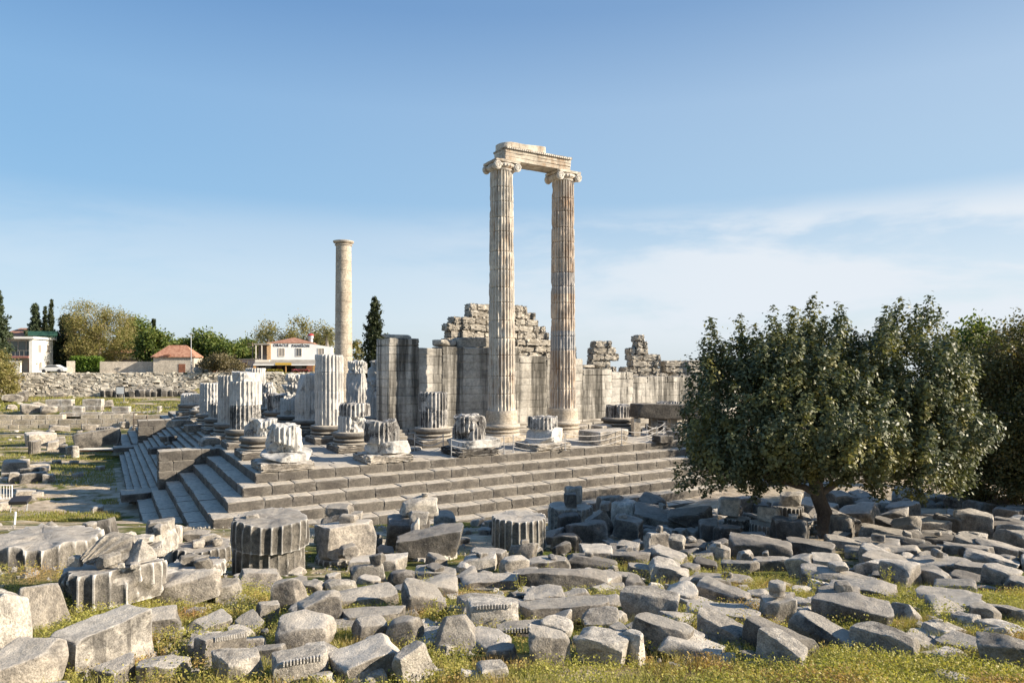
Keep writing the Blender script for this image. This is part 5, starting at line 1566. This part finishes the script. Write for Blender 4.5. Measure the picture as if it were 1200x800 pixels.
def palm(px, pt, D, lab, seed):
    x = (px-600)/F*D; zb = Hs(x, D); h = EYE-(pt-425)/F*D-zb
    root = empty('palm_tree', (x, D, zb-.1), 0, lab, 'palm tree', 'palms behind the hotel')
    mb = MB(); tube_add(mb, [(0, 0, 0), (.1, 0, h*.5), (0, 0, h-1.6)], [.45, .35, .3], 8); mb.build('trunk', BARK, root, 60)
    R = random.Random(seed); C = []; mb = MB()
    for k in range(46):
        a = R.uniform(0, 6.28); e = R.uniform(-.7, 1.3); ln = R.uniform(1.7, 2.6)
        d = Vector((math.cos(a)*math.cos(e), math.sin(a)*math.cos(e), math.sin(e)))
        for t in np.linspace(.25, 1, 16):
            q = d*ln*t; q.z -= t*t*.8; q.z += h-1.6
            for s in (-1, 1):
                sd = Vector((-math.sin(a), math.cos(a), 0))*s*.30*(1-t*.5)
                C.append((q, sd))
    V = []; 
    for q, sd in C:
        w = Vector((R.gauss(0, .04), R.gauss(0, .04), -.10)); V += [q, q+sd*.5+Vector((.05, 0, .03)), q+sd*1.5+w, q+sd*.5+Vector((-.05, 0, -.03))]
    mb.add(np.array([tuple(v) for v in V]), np.arange(len(V)).reshape(-1, 4)); mb.build('crown', L['palm'], root)
palm(314, 385, 150, 'short fan palm behind the left corner of the hotel roof', 3)
palm(383, 384, 146, 'fan palm right behind the hotel, beside the lone smooth column', 4)
# hedge
def hedge(px0, px1, pt, D, lab):
    x0, x1 = (px0-600)/F*D, (px1-600)/F*D; zb = Hs((x0+x1)/2, D); h = EYE-(pt-425)/F*D-zb
    R = np.random.RandomState(9); n = 9000
    C = np.stack([R.uniform(x0, x1, n), D+R.uniform(-.7, .7, n), zb+h*(1-.98*R.rand(n)**1.4)], -1)
    C += .15*R.normal(size=(n, 3)); C[:, 2] += .12*np.sin(C[:, 0]*2)
    root = empty('clipped_hedge', ((x0+x1)/2, D, zb), 0, lab, 'hedge')
    mb = MB(); leaves_add(mb, C-np.array([(x0+x1)/2, D, zb]), None, .17, .6, 3); mb.build('foliage', L['hedge'], root)
hedge(84, 120, 419, 134, 'bright green clipped hedge on top of the rubble wall, right of the white car')
# ---------------------------------------------------------------- background buildings and the left field
def tilemat():
    n = NT('terracotta_tiles'); c = n.coords()
    w = n.n('ShaderNodeTexWave', wave_type='BANDS', bands_direction='X'); n.set(w.inputs['Vector'], c); w.inputs['Scale'].default_value = 1.6; w.inputs['Distortion'].default_value = .4
    f = n.rng(n.noise(c, 2.2, 6, .7), .35, .65)
    col = n.mix(f, (.28, .125, .075), (.52, .29, .19))
    col = n.mix(n.rng(w.outputs['Fac'], .2, .8, 0, .35), col, (.20, .075, .04))
    n.set(n.b.inputs['Base Color'], col); n.b.inputs['Roughness'].default_value = .85
    return n.m
TILE = tilemat()
GLASS = plain('dark_window_glass', (.10, .11, .12), .15, .2, 1)
CURT = plain('curtained_window', (.30, .27, .24), .5, .15, 1)
DARK = plain('dark_interior', (.05, .04, .035), .9, .2, 1)
BROWNW = plain('brown_wood', (.22, .09, .05), .7, .25, 3)
GREENR = plain('green_railing', (.03, .10, .07), .6, .1, 2)
YEL = plain('yellow_sign', (.55, .35, .05), .6, .05, 2)
INK = plain('black_paint', (.03, .03, .035), .6, .05, 2)
GREYR = plain('grey_roof_sheet', (.28, .26, .23), .8, .2, 1)
STUC = stone('stuccoed_stone_wall', (.66, .60, .52), (.52, .47, .40), dark=(.25, .22, .19), dk=.3, thr=.58, isl=0, obj=0, edge=0, bump=.2)

def bx(name, mat, parent, x0, x1, y0, y1, z0, z1):
    b = MB(); box_add(b, x0, x1, y0, y1, z0, z1); return b.build(name, mat, parent)
def hip(name, mat, parent, x0, x1, y0, y1, z0, z1, ov=.4, ridge=.45):
    x0 -= ov; x1 += ov; y0 -= ov; y1 += ov
    w = x1-x0; d = y1-y0; r = min(w, d)*ridge
    if w >= d: R_ = [(x0+r, (y0+y1)/2, z1), (x1-r, (y0+y1)/2, z1)]
    else: R_ = [((x0+x1)/2, y0+r, z1), ((x0+x1)/2, y1-r, z1)]
    v = [(x0, y0, z0), (x1, y0, z0), (x1, y1, z0), (x0, y1, z0)]+R_+[(x0, y0, z0-.15), (x1, y0, z0-.15), (x1, y1, z0-.15), (x0, y1, z0-.15)]
    if w >= d: q = [(0, 1, 5, 4), (2, 3, 4, 5)]; t = [(1, 2, 5), (3, 0, 4)]
    else: q = [(1, 2, 5, 4), (3, 0, 4, 5)]; t = [(0, 1, 4), (2, 3, 5)]
    q += [(0, 6, 7, 1), (1, 7, 8, 2), (2, 8, 9, 3), (3, 9, 6, 0), (9, 8, 7, 6)]
    b = MB(); b.add(v, q, t); return b.build(name, mat, parent)
def win(parent, x, z, w, h, y=-.0, mat=None, axis='x', frame=.08, fm=None):
    if axis == 'x':
        f = MB()
        for (a0, a1, b0, b1) in ((x-w/2-frame, x+w/2+frame, z-frame, z), (x-w/2-frame, x+w/2+frame, z+h, z+h+frame), (x-w/2-frame, x-w/2, z, z+h), (x+w/2, x+w/2+frame, z, z+h), (x-.03, x+.03, z, z+h)):
            box_add(f, a0, a1, y-.09, y-.003, b0, b1)
        o = f.build('window', fm or M['cream'], parent)
        bx('pane', mat or GLASS, o, x-w/2, x+w/2, y-.05, y-.004, z, z+h)
    else:
        f = MB()
        for (a0, a1, b0, b1) in ((x-w/2-frame, x+w/2+frame, z-frame, z), (x-w/2-frame, x+w/2+frame, z+h, z+h+frame), (x-w/2-frame, x-w/2, z, z+h), (x+w/2, x+w/2+frame, z, z+h)):
            box_add(f, y+.003, y+.09, a0, a1, b0, b1)
        o = f.build('window', fm or M['cream'], parent)
        bx('pane', mat or GLASS, o, y+.004, y+.05, x-w/2, x+w/2, z, z+h)
    return o
def at(px, D, dz=0.0):
    x = (px-600)/F*D; return Vector((x, D, Hs(x, D)+dz))

# flat-roofed white house at the left edge: origin at its front right corner
D0 = 134.0
p = at(38, D0); sc_ = D0/F
h = empty('white_house', (p.x, p.y, 6.9), math.radians(9), 'white flat-roofed two-storey house with a glazed balcony at the left edge', 'house')
W = -12.5; DEP = 8.0; HT = 6.6
bx('wall', M['white'], h, W, 0, 2.2, DEP, -.5, HT)
bx('wall', M['white'], h, -.6, 0.004, 0, 2.196, -.5, HT)
bx('roof', M['white'], h, W-.5, .5, -.7, DEP+.5, HT, HT+.42)
bx('balcony_floor', plain('faded_red_paint', (.30, .14, .12), .8), h, W, -.604, -.2, 2.196, 2.9, 3.3)
b = MB(); 
for k in range(15): box_add(b, W+.1+k*.78, W+.15+k*.78, -.12, -.07, 3.3, 4.3)
box_add(b, W, -.6, -.14, -.06, 4.3, 4.38); b.build('railing', GREYR, h)
for k in range(8): 
    f = bx('window', M['white'], h, -12.3+k*1.45, -12.2+k*1.45, 2.0, 2.19, 3.4, 6.3)
    bx('pane', plain('balcony_glass', (.16, .20, .20), .15, .1) if k == 0 else bpy.data.materials['balcony_glass'], f, -12.2+k*1.45, -10.95+k*1.45, 2.1, 2.17, 3.5, 6.2)
bx('awning_wall', M['white'], h, W, -1.9, -.5, 0, -.2, 2.3)
bx('door', plain('orange_brown_door', (.38, .13, .06), .6), h, -1.8, -.3, 2.10, 2.19, -.3, 2.5)
for (y_, z_) in ((2.6, 4.0), (5.9, 4.0), (2.8, .6), (5.7, .7)): win(h, y_, z_, 1.1, 1.5, 0.0, CURT, 'y')
bx('air_conditioner', M['cream'], h, .01, .35, 1.2, 1.9, 1.8, 2.6)
b = MB()
for k in range(24): tube_add(b, [(-3.2+.04+k*.3, 5, HT+.42), (-3.2+.04+k*.3, 5, HT+1.7)], .04, 4) if k < 18 else None
box_add(b, -3.2, 2.2, 4.9, 4.96, HT+.8, HT+1.7); b.build('roof_fence', GREENR, h)
# roof corner of another house behind
h2 = empty('tiled_house', (-107, 150, 7), 0, 'pinkish tiled roof of a house showing just over the flat white roof', 'house')
bx('wall', M['cream'], h2, -6, 6, 0, 8, -.2, 7.2); hip('roof', TILE, h2, -6, 6, 0, 8, 7.2, 9.6)

# parked car on the wall terrace
def car():
    p = at(63, 127.5); r = empty('parked_car', (p.x, p.y, p.z+.02), math.radians(6), 'white car parked on the terrace between the white house and the hedge', 'car')
    prof = [(-2.1, .35), (-2.12, .75), (-1.95, .95), (-1.3, 1.02), (-.75, 1.42), (.75, 1.46), (1.55, 1.05), (2.05, .92), (2.12, .6), (2.1, .35)]
    def slab(name, pr, w, mat, z=0):
        n_ = len(pr); v = [(x, -w, y) for x, y in pr]+[(x, w, y) for x, y in pr]
        q = [(i, (i+1) % n_, (i+1) % n_+n_, i+n_) for i in range(n_)]
        b = MB(); b.add(v, q, [(0, i+1, i) for i in range(1, n_-1)]+[(n_, n_+i, n_+i+1) for i in range(1, n_-1)]); return b.build(name, mat, r)
    slab('body', prof, .84, M['white'])
    slab('window_band', [(-1.15, 1.03), (-.72, 1.36), (.7, 1.40), (1.3, 1.06)], .852, GLASS)
    for x in (-1.3, 1.35):
        for s in (-1, 1):
            b = MB(); lathe_add(b, [(.1, -.1), (.31, -.1), (.33, -.05), (.33, .05), (.31, .1), (.1, .1)], 18, loc=(x, s*.80, .33), rot=(math.pi/2, 0, 0)); b.build('wheel', INK, r, 50)
    for s in (-1, 1): bx('headlight', M['cream'], r, -2.14, -2.08, s*.6-.15, s*.6+.15, .68, .82)
car()
# garden walls
b = MB(); p0 = at(117, 132); p1 = at(181, 134)
Lw = (p1-p0).length
w_ = empty('garden_wall', (p0.x, p0.y, 6.9), math.atan2(p1.y-p0.y, p1.x-p0.x), 'low pale stone garden wall between the hedge and the tiled cottage', 'wall')
bx('wall', STUC, w_, 0, Lw, 0, .5, -.3, 2.2)
w_ = empty('garden_wall', (at(78, 128).x, 128, 6.9), .5, 'short tan wall end beside the parked car', 'wall'); bx('wall', STUC, w_, 0, 1.3, 0, .6, -.3, 2.3)
# low house with brown roof behind
p = at(139, 146)
h3 = empty('low_house', (p.x, p.y, 7), math.radians(3), 'low pale house with a brown tiled roof behind the garden wall', 'house')
bx('wall', M['cream'], h3, -4.6, 5.6, 0, 7, -.2, 3.8); hip('roof', TILE, h3, -2.4, 4.2, 1, 7, 3.9, 5.6, .5)
bx('roof_edge', GREYR, h3, -4.8, 5.8, -.6, 7.2, 3.8, 4.0)
bx('window', GLASS, h3, -3.2, -.4, -.05, -.004, 1.0, 2.7); bx('window', DARK, h3, .3, 4.0, -.05, -.004, 1.0, 2.7)
# tiled stone cottage
D1 = 132.5; p = at(203.5, D1)
h4 = empty('stone_cottage', (p.x, p.y, 6.9), math.radians(9), 'small stone cottage with an orange tiled hip roof and a red-brown door', 'cottage')
bx('wall', STUC, h4, -3.65, 3.65, 0, 6, -.4, 3.15); hip('roof', TILE, h4, -3.65, 3.65, 0, 5, 3.15, 5.4, .35, .42)
d_ = bx('door', BROWNW, h4, .9, 2.1, -.06, -.004, .0, 1.75)
bx('hatch', BROWNW, h4, -1.6, -.4, -.8, -.35, 3.3, 3.55)
# lamp post
p = at(224, 130.5)
lp = empty('street_lamp', (p.x, p.y, 6.9), 0, 'tall thin street lamp standing right of the tiled cottage', 'street lamp')
b = MB(); tube_add(b, [(0, 0, 0), (0, 0, 7.4)], [.10, .06], 8); b.build('pole', M['metal'], lp, 50)
b = MB(); rock_add(b, (.9, .3, .16), 3, (-.05, 0, 7.38), n=4, chips=0, rough=0, p=10, tilt=0); b.build('lamp_head', M['metal'], lp)
# gate, rocks and low shed right of the cottage
p = at(250, 134); s_ = empty('garden_shed', (p.x, p.y, 6.9), 0, 'low open shed with posts between the cottage and the brown shrub', 'shed')
bx('wall', STUC, s_, -2.6, 3.0, 1.5, 1.9, -.2, 1.9); bx('roof', GREYR, s_, -2.9, 3.2, -.4, 2.0, 1.9, 2.05)
for x in (-2.5, -1.0, .6, 2.8): bx('post', M['cream'], s_, x, x+.15, -.2, -.05, 0, 1.9)
bx('door', BROWNW, s_, -.9, .1, 1.40, 1.495, 0, 1.6)
for i, (px, d, s, lab) in enumerate(((233, 131.5, 1.7, 'pale boulder on top of the rubble wall, right of the cottage'), (242, 132, 1.0, 'second pale boulder on top of the rubble wall'), (287, 135, 1.2, 'white stone on the wall left of the hotel'))):
    p = at(px, d); b = MB(); rock_add(b, (s, s*.8, s*.6), 60+i, n=8, chips=6, rough=.03, p=9, tilt=.2)
    tag(b.build('boulder', M['w'], None, 32, loc=(p.x, p.y, p.z-.05)), lab, 'boulder')

# the hotel
D2 = 138.0; p = at(343, D2); g0 = 6.9
ht = empty('hotel', (p.x, p.y, g0), math.radians(11), 'white hotel with painted black lettering, a tiled hip roof and a long brown porch', 'hotel')
def hx(px): return (px-343)/F*D2
def hz(py): return EYE-(py-425)/F*D2-g0
bx('wall', M['white'], ht, hx(317), hx(363), 1.5, 10, 0, hz(401.5))
v = [(hx(363), 1.5, 0), (hx(386), 1.5, 0), (hx(386), 9, 0), (hx(363), 9, 0), (hx(363), 1.5, hz(402.5)), (hx(386), 1.5, hz(406)), (hx(386), 9, hz(406)), (hx(363), 9, hz(402.5))]
b = MB(); b.add(v, [(0, 3, 2, 1), (4, 5, 6, 7), (0, 1, 5, 4), (1, 2, 6, 5), (2, 3, 7, 6), (3, 0, 4, 7)]); b.build('wing_wall', M['white'], ht)
hip('roof', TILE, ht, hx(318), hx(364), 1.7, 10, hz(401), hz(394), .3, .5)
for (px, w, mt) in ((329.5, 6.3, CURT), (349, 6, GLASS), (374.5, 6.5, CURT)): win(ht, hx(px), hz(417), w*D2/F, 9*D2/F, 1.5, mt)
ac = bx('parapet', plain('tan_wall', (.50, .33, .18), .8), ht, hx(313), hx(317.5), 1.3, 4, hz(422), hz(401))
# pergola terrace on the left of the upper floor
bx('terrace_floor', M['cream'], ht, hx(301), hx(317), 0, 8, hz(424), hz(421.5))
bx('terrace_wall', plain('brown_shade_wall', (.28, .21, .16), .8), ht, hx(301), hx(313), 4, 4.3, hz(421), hz(404))
bx('terrace_roof', GREYR, ht, hx(300), hx(317), 0, 4.5, hz(404), hz(402.5))
b = MB()
for k in range(12): tube_add(b, [(hx(302+k), .2, hz(421.5)), (hx(302+k), .2, hz(416))], .03, 4)
box_add(b, hx(301.5), hx(314.5), .16, .24, hz(416.3), hz(415.8)); b.build('railing', INK, ht)
for px in (301.5, 308): bx('post', M['cream'], ht, hx(px), hx(px)+.15, .1, .25, hz(421.5), hz(403))
# porch
b = MB(); rock_add(b, (hx(371)-hx(300), 3.6, .10), 3, ((hx(371)+hx(300))/2, -.1, hz(424.6)), (.28, 0, 0), n=6, chips=0, rough=.003, p=60, tilt=0); b.build('porch_roof', GREYR, ht)
bx('porch_fascia', M['white'], ht, hx(301), hx(369), -1.9, -1.84, hz(428), hz(426.6))
bx('porch_back', DARK, ht, hx(302), hx(369), 1.3, 1.49, 0, hz(426))
for i, px in enumerate((301, 336, 366.5)): bx('post', plain('orange_post', (.45, .25, .09), .7) if i == 0 else bpy.data.materials['orange_post'], ht, hx(px), hx(px)+(.45 if i != 1 else .2), -1.8, -1.5, 0, hz(427.8))
for i, (px, w) in enumerate(((311, 7), (324, 6), (345, 8), (358, 6))): bx('porch_window' if i % 2 else 'porch_door', BROWNW if i % 2 else GLASS, ht, hx(px), hx(px)+w*D2/F, 1.2, 1.29, .3 if i % 2 else 0, 2.1)
bx('sign_board', YEL, ht, hx(325), hx(343), -1.99, -1.91, hz(427.6), hz(424.8))
# flower boxes on the porch
rs_ = np.random.RandomState(5)
for (nm, a, b_, c1, lab) in (('flower_bed', 311, 336, (.55, .40, .06), 'yellow and green flower bed along the hotel porch'), ('flower_bed', 347, 367, (.55, .10, .18), 'pink and red flower bed along the hotel porch')):
    n = 1500; C = np.stack([rs_.uniform((a-600)/F*D2, (b_-600)/F*D2, n), D2-2.6+rs_.uniform(-.4, .4, n), 6.95+rs_.uniform(0, .6, n)], -1)
    b = MB(); leaves_add(b, C, None, .13, .8, 3)
    tag(b.build(nm, leafmat('flowers_'+str(a), c1, (.10, .14, .03), None, .3)), lab, 'flower bed')
# roof top water tank with red lid
tk = empty('water_tank', (p.x+hx(354), p.y+6, g0+hz(401)), 0, 'roof water tank with a red lid on the hotel roof', 'water tank')
b = MB(); tube_add(b, [(0, 0, 0), (0, 0, 1.0)], .45, 10); b.build('stand', M['metal'], tk, 40)
b = MB(); lathe_add(b, [(.55, .95), (.62, 1.0), (.62, 1.5), (.55, 1.55)], 16); b.build('tank', M['metal'], tk, 40)
b = MB(); lathe_add(b, [(.66, 1.55), (.66, 1.7), (.4, 1.95), (.05, 2.05)], 16); b.build('lid', plain('red_lid', (.40, .06, .05), .6), tk, 40)
# solar frame
def lettering(txt, px, pz, size, parent, y, ext=.02, spread=1.0):
    cu = bpy.data.curves.new('lettering', 'FONT'); cu.body = txt; cu.size = size; cu.extrude = ext; cu.space_character = spread; cu.offset = .022
    o = bpy.data.objects.new('lettering', cu); COL.objects.link(o)
    bpy.context.view_layer.update()
    me = bpy.data.meshes.new_from_object(o.evaluated_get(bpy.context.evaluated_depsgraph_get()))
    bpy.data.objects.remove(o)
    o = bpy.data.objects.new('lettering', me); COL.objects.link(o); me.materials.clear(); me.materials.append(INK)
    o.parent = parent; o.location = (hx(px), y, hz(pz)); o.rotation_euler = (math.pi/2, 0, 0)
    return o
lettering('ORACLE', 320, 405.8, .72, ht, 1.46, spread=1.12)
lettering('PANS\u0130ON', 341, 406.3, .72, ht, 1.46, spread=1.12)
# utility pole left of the hotel
p = at(296, 141); u = empty('utility_pole', (p.x, p.y, 6.9), 0, 'dark utility pole with crossarms just left of the hotel', 'utility pole')
b = MB(); tube_add(b, [(0, 0, 0), (0, 0, 6.0)], .12, 8); b.build('pole', M['wood'], u, 50)
for z in (5.2, 5.8): bx('crossarm', M['wood'], u, -1.0, 1.0, -.06, .06, z, z+.12)
# small white-pinkish annex left of the porch
p = at(293, 137); a_ = empty('hotel_annex', (p.x, p.y, 6.9), 0, 'small pinkish annex with a grey roof at the left end of the porch', 'annex')
bx('wall', plain('pink_plaster', (.55, .43, .38), .8), a_, -2.2, 1.4, 0, 3, -.2, 2.6); bx('roof', GREYR, a_, -2.4, 1.6, -.3, 3.2, 2.6, 2.75); bx('door', BROWNW, a_, -1.6, -.6, -.05, -.004, 0, 2.0)

# ---------------------------------------------------------------- long rubble retaining wall
def rubble_wall():
    R = np.random.RandomState(31); b = MB(); Y0 = 0.0
    rows = 13; zb, zt = 2.5, 7.05
    C, Q = cubegrid(1)
    for r in range(rows):
        x = -22+R.uniform(0, 1); hh = (zt-zb)/rows
        while x < 84:
            L_ = R.uniform(.25, .95)*R.choice((.7, 1, 1.5)); h_ = hh*R.uniform(.8, 1.12)
            if r == rows-1: h_ *= R.uniform(.5, 1.5)
            if R.rand() > .04:
                v = C*np.array([L_/2*1.0, .5, h_/2*1.0]); v = v+R.normal(size=v.shape)*np.array([.07, .05, .05])
                b.add(v+np.array([x+L_/2, Y0+.1+R.uniform(-.06, .06)+r*.03, zb+hh*(r+.5)]), Q)
            x += L_
    rt = empty('rubble_wall', (-92, 122.0, 0), math.atan(WSL), 'long pale rubble retaining wall running below the houses', 'wall')
    b.build('stones', M['rubwall'], rt)
    b = MB(); box_add(b, -22, 84, Y0+.35, Y0+1.4, 1.5, 6.75); b.build('backing', plain('earth_mortar', (.40, .35, .28), .95), rt)
rubble_wall()
# ashlar terrace wall of three courses
def courses_wall(name, lab, x0, x1, y, zb, hs, mat, seed, lmin=1.0, lmax=2.4, th=1.0, rag=0):
    R = random.Random(seed); b = MB(); z = zb
    for i, hh in enumerate(hs):
        x = x0
        while x < x1:
            l = min(R.uniform(lmin, lmax), x1-x+.01)
            if l < .3: break
            if not (rag and i == len(hs)-1 and R.random() < rag):
                rock_add(b, (l-.02, th, hh-.012), R.randrange(1 << 30), (x-x0+l/2, th/2+R.uniform(-.03, .05)+i*.12, z), n=5, chips=R.choice((0, 1)), rough=.012, p=50, tilt=.006, chipd=(.98, 1.12))
            x += l
        z += hh
    tag(b.build(name, M[mat], None, 32, loc=(x0, y, 0), rot=(0, 0, .13)), lab, 'wall')
courses_wall('terrace_wall', 'long low wall of three sandy courses across the field on the left', -76, -51.5, 91.6, -.1, (.66, .66, .62), 'sand', 5, rag=.35)
courses_wall('terrace_wall', 'grey two-course wall piece continuing the sandy courses to the right', -62, -49, 94.6, 1.5, (.6, .72), 'm', 6, th=.9, rag=.5)
courses_wall('terrace_wall', 'ruined lower wall stretch between the sandy courses and the platform', -51.5, -40, 93.0, -.1, (.6, .7, .6), 'sand', 7, rag=.4)
courses_wall('foundation_wall', 'squat block pier standing above the sandy courses', -66, -58.5, 97.5, 1.9, (.9, .9), 'm', 8, rag=.3)
# row of dark drums and blocks at the foot of the rubble wall
RW = random.Random(8)
ORD = 'first second third fourth fifth sixth seventh eighth ninth tenth eleventh twelfth thirteenth fourteenth fifteenth sixteenth seventeenth'.split()
for i in range(17):
    px = 117+i*6.1+RW.uniform(-1, 1); x = (px-600)/F*123; yw_ = 121.0+WSL*(x+92); s = RW.uniform(.85, 1.15)
    b = MB(); rock_add(b, (s, s, s*RW.uniform(1.1, 1.5)), 300+i, n=9, chips=7, rough=.05, p=14, tilt=.12)
    tag(b.build('stone_block', M['d'], None, 32, loc=(x, yw_+RW.uniform(-.3, .3), Hs(x, yw_)-.1), rot=(0, 0, RW.uniform(-.3, .3))), ORD[i]+' from the left in the row of dark upright stones at the rubble wall foot', 'stone block', 'dark stones at the foot of the rubble wall')
# scattered blocks of the field (px range, bottom, height px, material, label)
FIELD = """
b m 24 58 505 523 10 .7 - | altar-like block with a moulded white top in the left field
d m 30 43 514 532 0 1 - | short round column piece in front of the altar-like block
b m 52 66 516 528 8 .8 - | squat square block right of the short round column piece
b m 64 74 511 523 0 .8 - | upright block behind the squat square one
b w 52 64 510 519 0 .7 - | whitish block behind the squat square one
b g 68 77 520 531 0 .8 - | small square post stone in the grass
b m 76 85 522 533 0 .8 - | pale block beside the white round post
d w 82 90 520 537 0 1 - | white round post stone lit brightly at the start of the boardwalk
b m 86 95 514 528 0 .8 - | upright stone behind the white round post
s g 88 134 504 524 -6 .35 66 8 | long dark-sided block sloping down to the right, by the steps
d d 108 131 499 510 0 1 72 0 | round dark drum behind the long dark-sided block
b g 132 139 511 524 0 .8 - | grey block between the long dark block and the steps
s m 55 76 498 506 6 .6 - | flat grey slab in the grass below the sandy courses
s m 94 112 497 504 0 .6 - | light stone lying below the sandy courses
s g 122 143 492 500 0 .6 - | grey boulder before the ruined lower wall
r m 144 156 490 499 0 .7 - | brownish stone left of the wooden pallet
r m 138 150 494 502 0 .7 - | pale stone near the wooden pallet
s m 0 26 538 556 0 .7 - | curved rim stone piece at the far left of the field
s m 22 52 543 553 4 .35 - | long pale curved rim of a stone ring
b g 20 48 552 560 14 .3 - | dark-faced beam lying inside the stone ring
b g 22 50 558 566 8 .3 - | second beam lying below the dark-faced one
b m 45 54 546 560 0 .8 - | upright white block closing the stone ring
b m 48 60 554 566 0 .8 - | grey block in front of the upright white one
b m 8 19 552 566 0 .8 - | square white block left of the beams
b g 0 8 553 563 0 .8 - | grey block at the left edge beside the square white one
s m 18 38 573 581 0 .6 - | pale flat stone beside the metal barrier
s w 36 48 576 583 0 .6 - | white flat stone right of the metal barrier
s m -8 8 588 596 0 .6 - | pale stones at the left edge below the metal barrier
r w 22 36 581 588 0 .7 - | little pale stone above the black case
r g 0 20 463 472 0 .7 - | dark stones at the left foot of the rubble wall
r g 16 30 461 471 0 .7 - | dark stone beside the olive bush
r m 20 44 474 484 0 .7 - | pale rock group on the terrace, left
r m 34 52 472 483 0 .7 - | large pale rock on the terrace
r m 46 62 476 484 0 .7 - | low rock right of the large pale one
r m 64 80 470 476 0 .7 - | low stones on the terrace before the pier
r m 102 112 470 479 0 .7 - | pale stone right of the pier
r m 116 130 470 479 0 .7 - | twin stones on the terrace right of the pier
r m 6 16 474 481 0 .7 - | small pale stone at the left on the terrace
r g 62 72 461 466 0 .7 - | dark stone at the foot of the wall, left of the row
r w 150 168 500 506 0 .7 - | pale rock beside the wooden pallet
"""
for ln in FIELD.strip().splitlines(): place(ln)
RR = random.Random(9); made = 0
while made < 46:
    y = RR.choice((RR.uniform(80, 94), RR.uniform(97, 123), RR.uniform(41, 80))); x = -RR.uniform(.56, .76)*y
    v_ = (x-CX0)*AX[0]+(y-CY0)*AX[1]
    if v_ > -6: continue
    s = RR.uniform(.3, .9); b = MB(); rock_add(b, (s, s*.8, s*.5), RR.randrange(1 << 30), n=6, chips=6, rough=.03, p=12, tilt=.15)
    tag(b.build('field_stone', M[RR.choice('mwg')], None, 32, loc=(x, y, Hs(x, y)-.05), rot=(0, 0, RR.uniform(0, 6))), rel_label(x, y, 'small stone in the left field'), 'stone', 'loose stones of the left field'); made += 1
# boardwalk
p0, p1 = P(92, 531, 0), None
y_ = 8.86*F/(528-425); x0 = (92-600)/F*y_; x1 = (151-600)/F*y_
b = MB()
k = x0
while k < x1: box_add(b, k, k+.22, y_-.7, y_+.7, .16, .21); k += .25
bw = empty('boardwalk', (0, 0, 0), 0, 'narrow wooden boardwalk leading across the grass to the steps', 'boardwalk')
b.build('planks', M['cream'], bw); bx('beam', BROWNW, bw, x0, x1, y_-.66, y_-.56, 0, .16); bx('beam', BROWNW, bw, x0, x1, y_+.56, y_+.66, 0, .16)
# info board
p = at(141, 112); ib = empty('information_board', (p.x, p.y, p.z), 0, 'blank white information board on a post below the rubble wall', 'sign')
bx('frame', INK, ib, -.72, .72, -.05, .05, 1.35, 2.65); bx('panel', M['white'], ib, -.62, .62, -.06, -.053, 1.45, 2.55); bx('post', M['metal'], ib, .55, .65, -.04, .04, 0, 1.35); bx('foot', M['m'], ib, -.6, 1.1, -.4, .4, -.05, .12)
# wooden pallet fence
p = at(164, 88); pf = empty('pallet_gate', (p.x, p.y, p.z), 0, 'grey wooden pallet gate standing behind the far cheek wall', 'gate')
b = MB()
for k in range(6): box_add(b, -.9, .9, -.03, .03, .15+k*.28, .33+k*.28)
b.build('boards', M['wood'], pf)
for x in (-.9, .82): bx('post', M['wood'], pf, x, x+.12, .035, .12, 0, 2.4)
# black lidded case on legs, metal barrier, short post
p = hit(24, 600); lc = empty('information_desk', p, math.radians(12), 'black slanted information desk on metal legs in the left field', 'sign')
b = MB(); rock_add(b, (1.0, .7, .22), 3, (0, 0, .62), (.35, 0, 0), n=6, chips=0, rough=0, p=40, tilt=0); b.build('panel', INK, lc, 30)
for x in (-.42, .42): b = MB(); tube_add(b, [(x, -.25, 0), (x, -.1, .7)], .03, 6); b.build('leg', M['metal'], lc, 40)
p = hit(4, 589); br = empty('metal_barrier', p, math.radians(8), 'white metal crowd barrier at the left edge of the field', 'barrier')
b = MB()
for x in (-1.1, .5): tube_add(b, [(x, 0, 0), (x, 0, 1.1)], .035, 6)
for z in (.25, 1.1): tube_add(b, [(-1.1, 0, z), (.5, 0, z)], .03, 6)
for k in range(9): tube_add(b, [(-1.0+k*.17, 0, .25), (-1.0+k*.17, 0, 1.1)], .015, 4)
b.build('frame', M['white'], br, 40)
for x in (-1.1, .5): bx('foot', M['white'], br, x-.03, x+.03, -.3, .3, 0, .05)
p = hit(17, 614); po = MB(); tube_add(po, [(0, 0, -.05), (.05, 0, .62)], .05, 8)
tag(po.build('marker_post', M['white'], None, 50, loc=p), 'short white marker post in the left field', 'post')
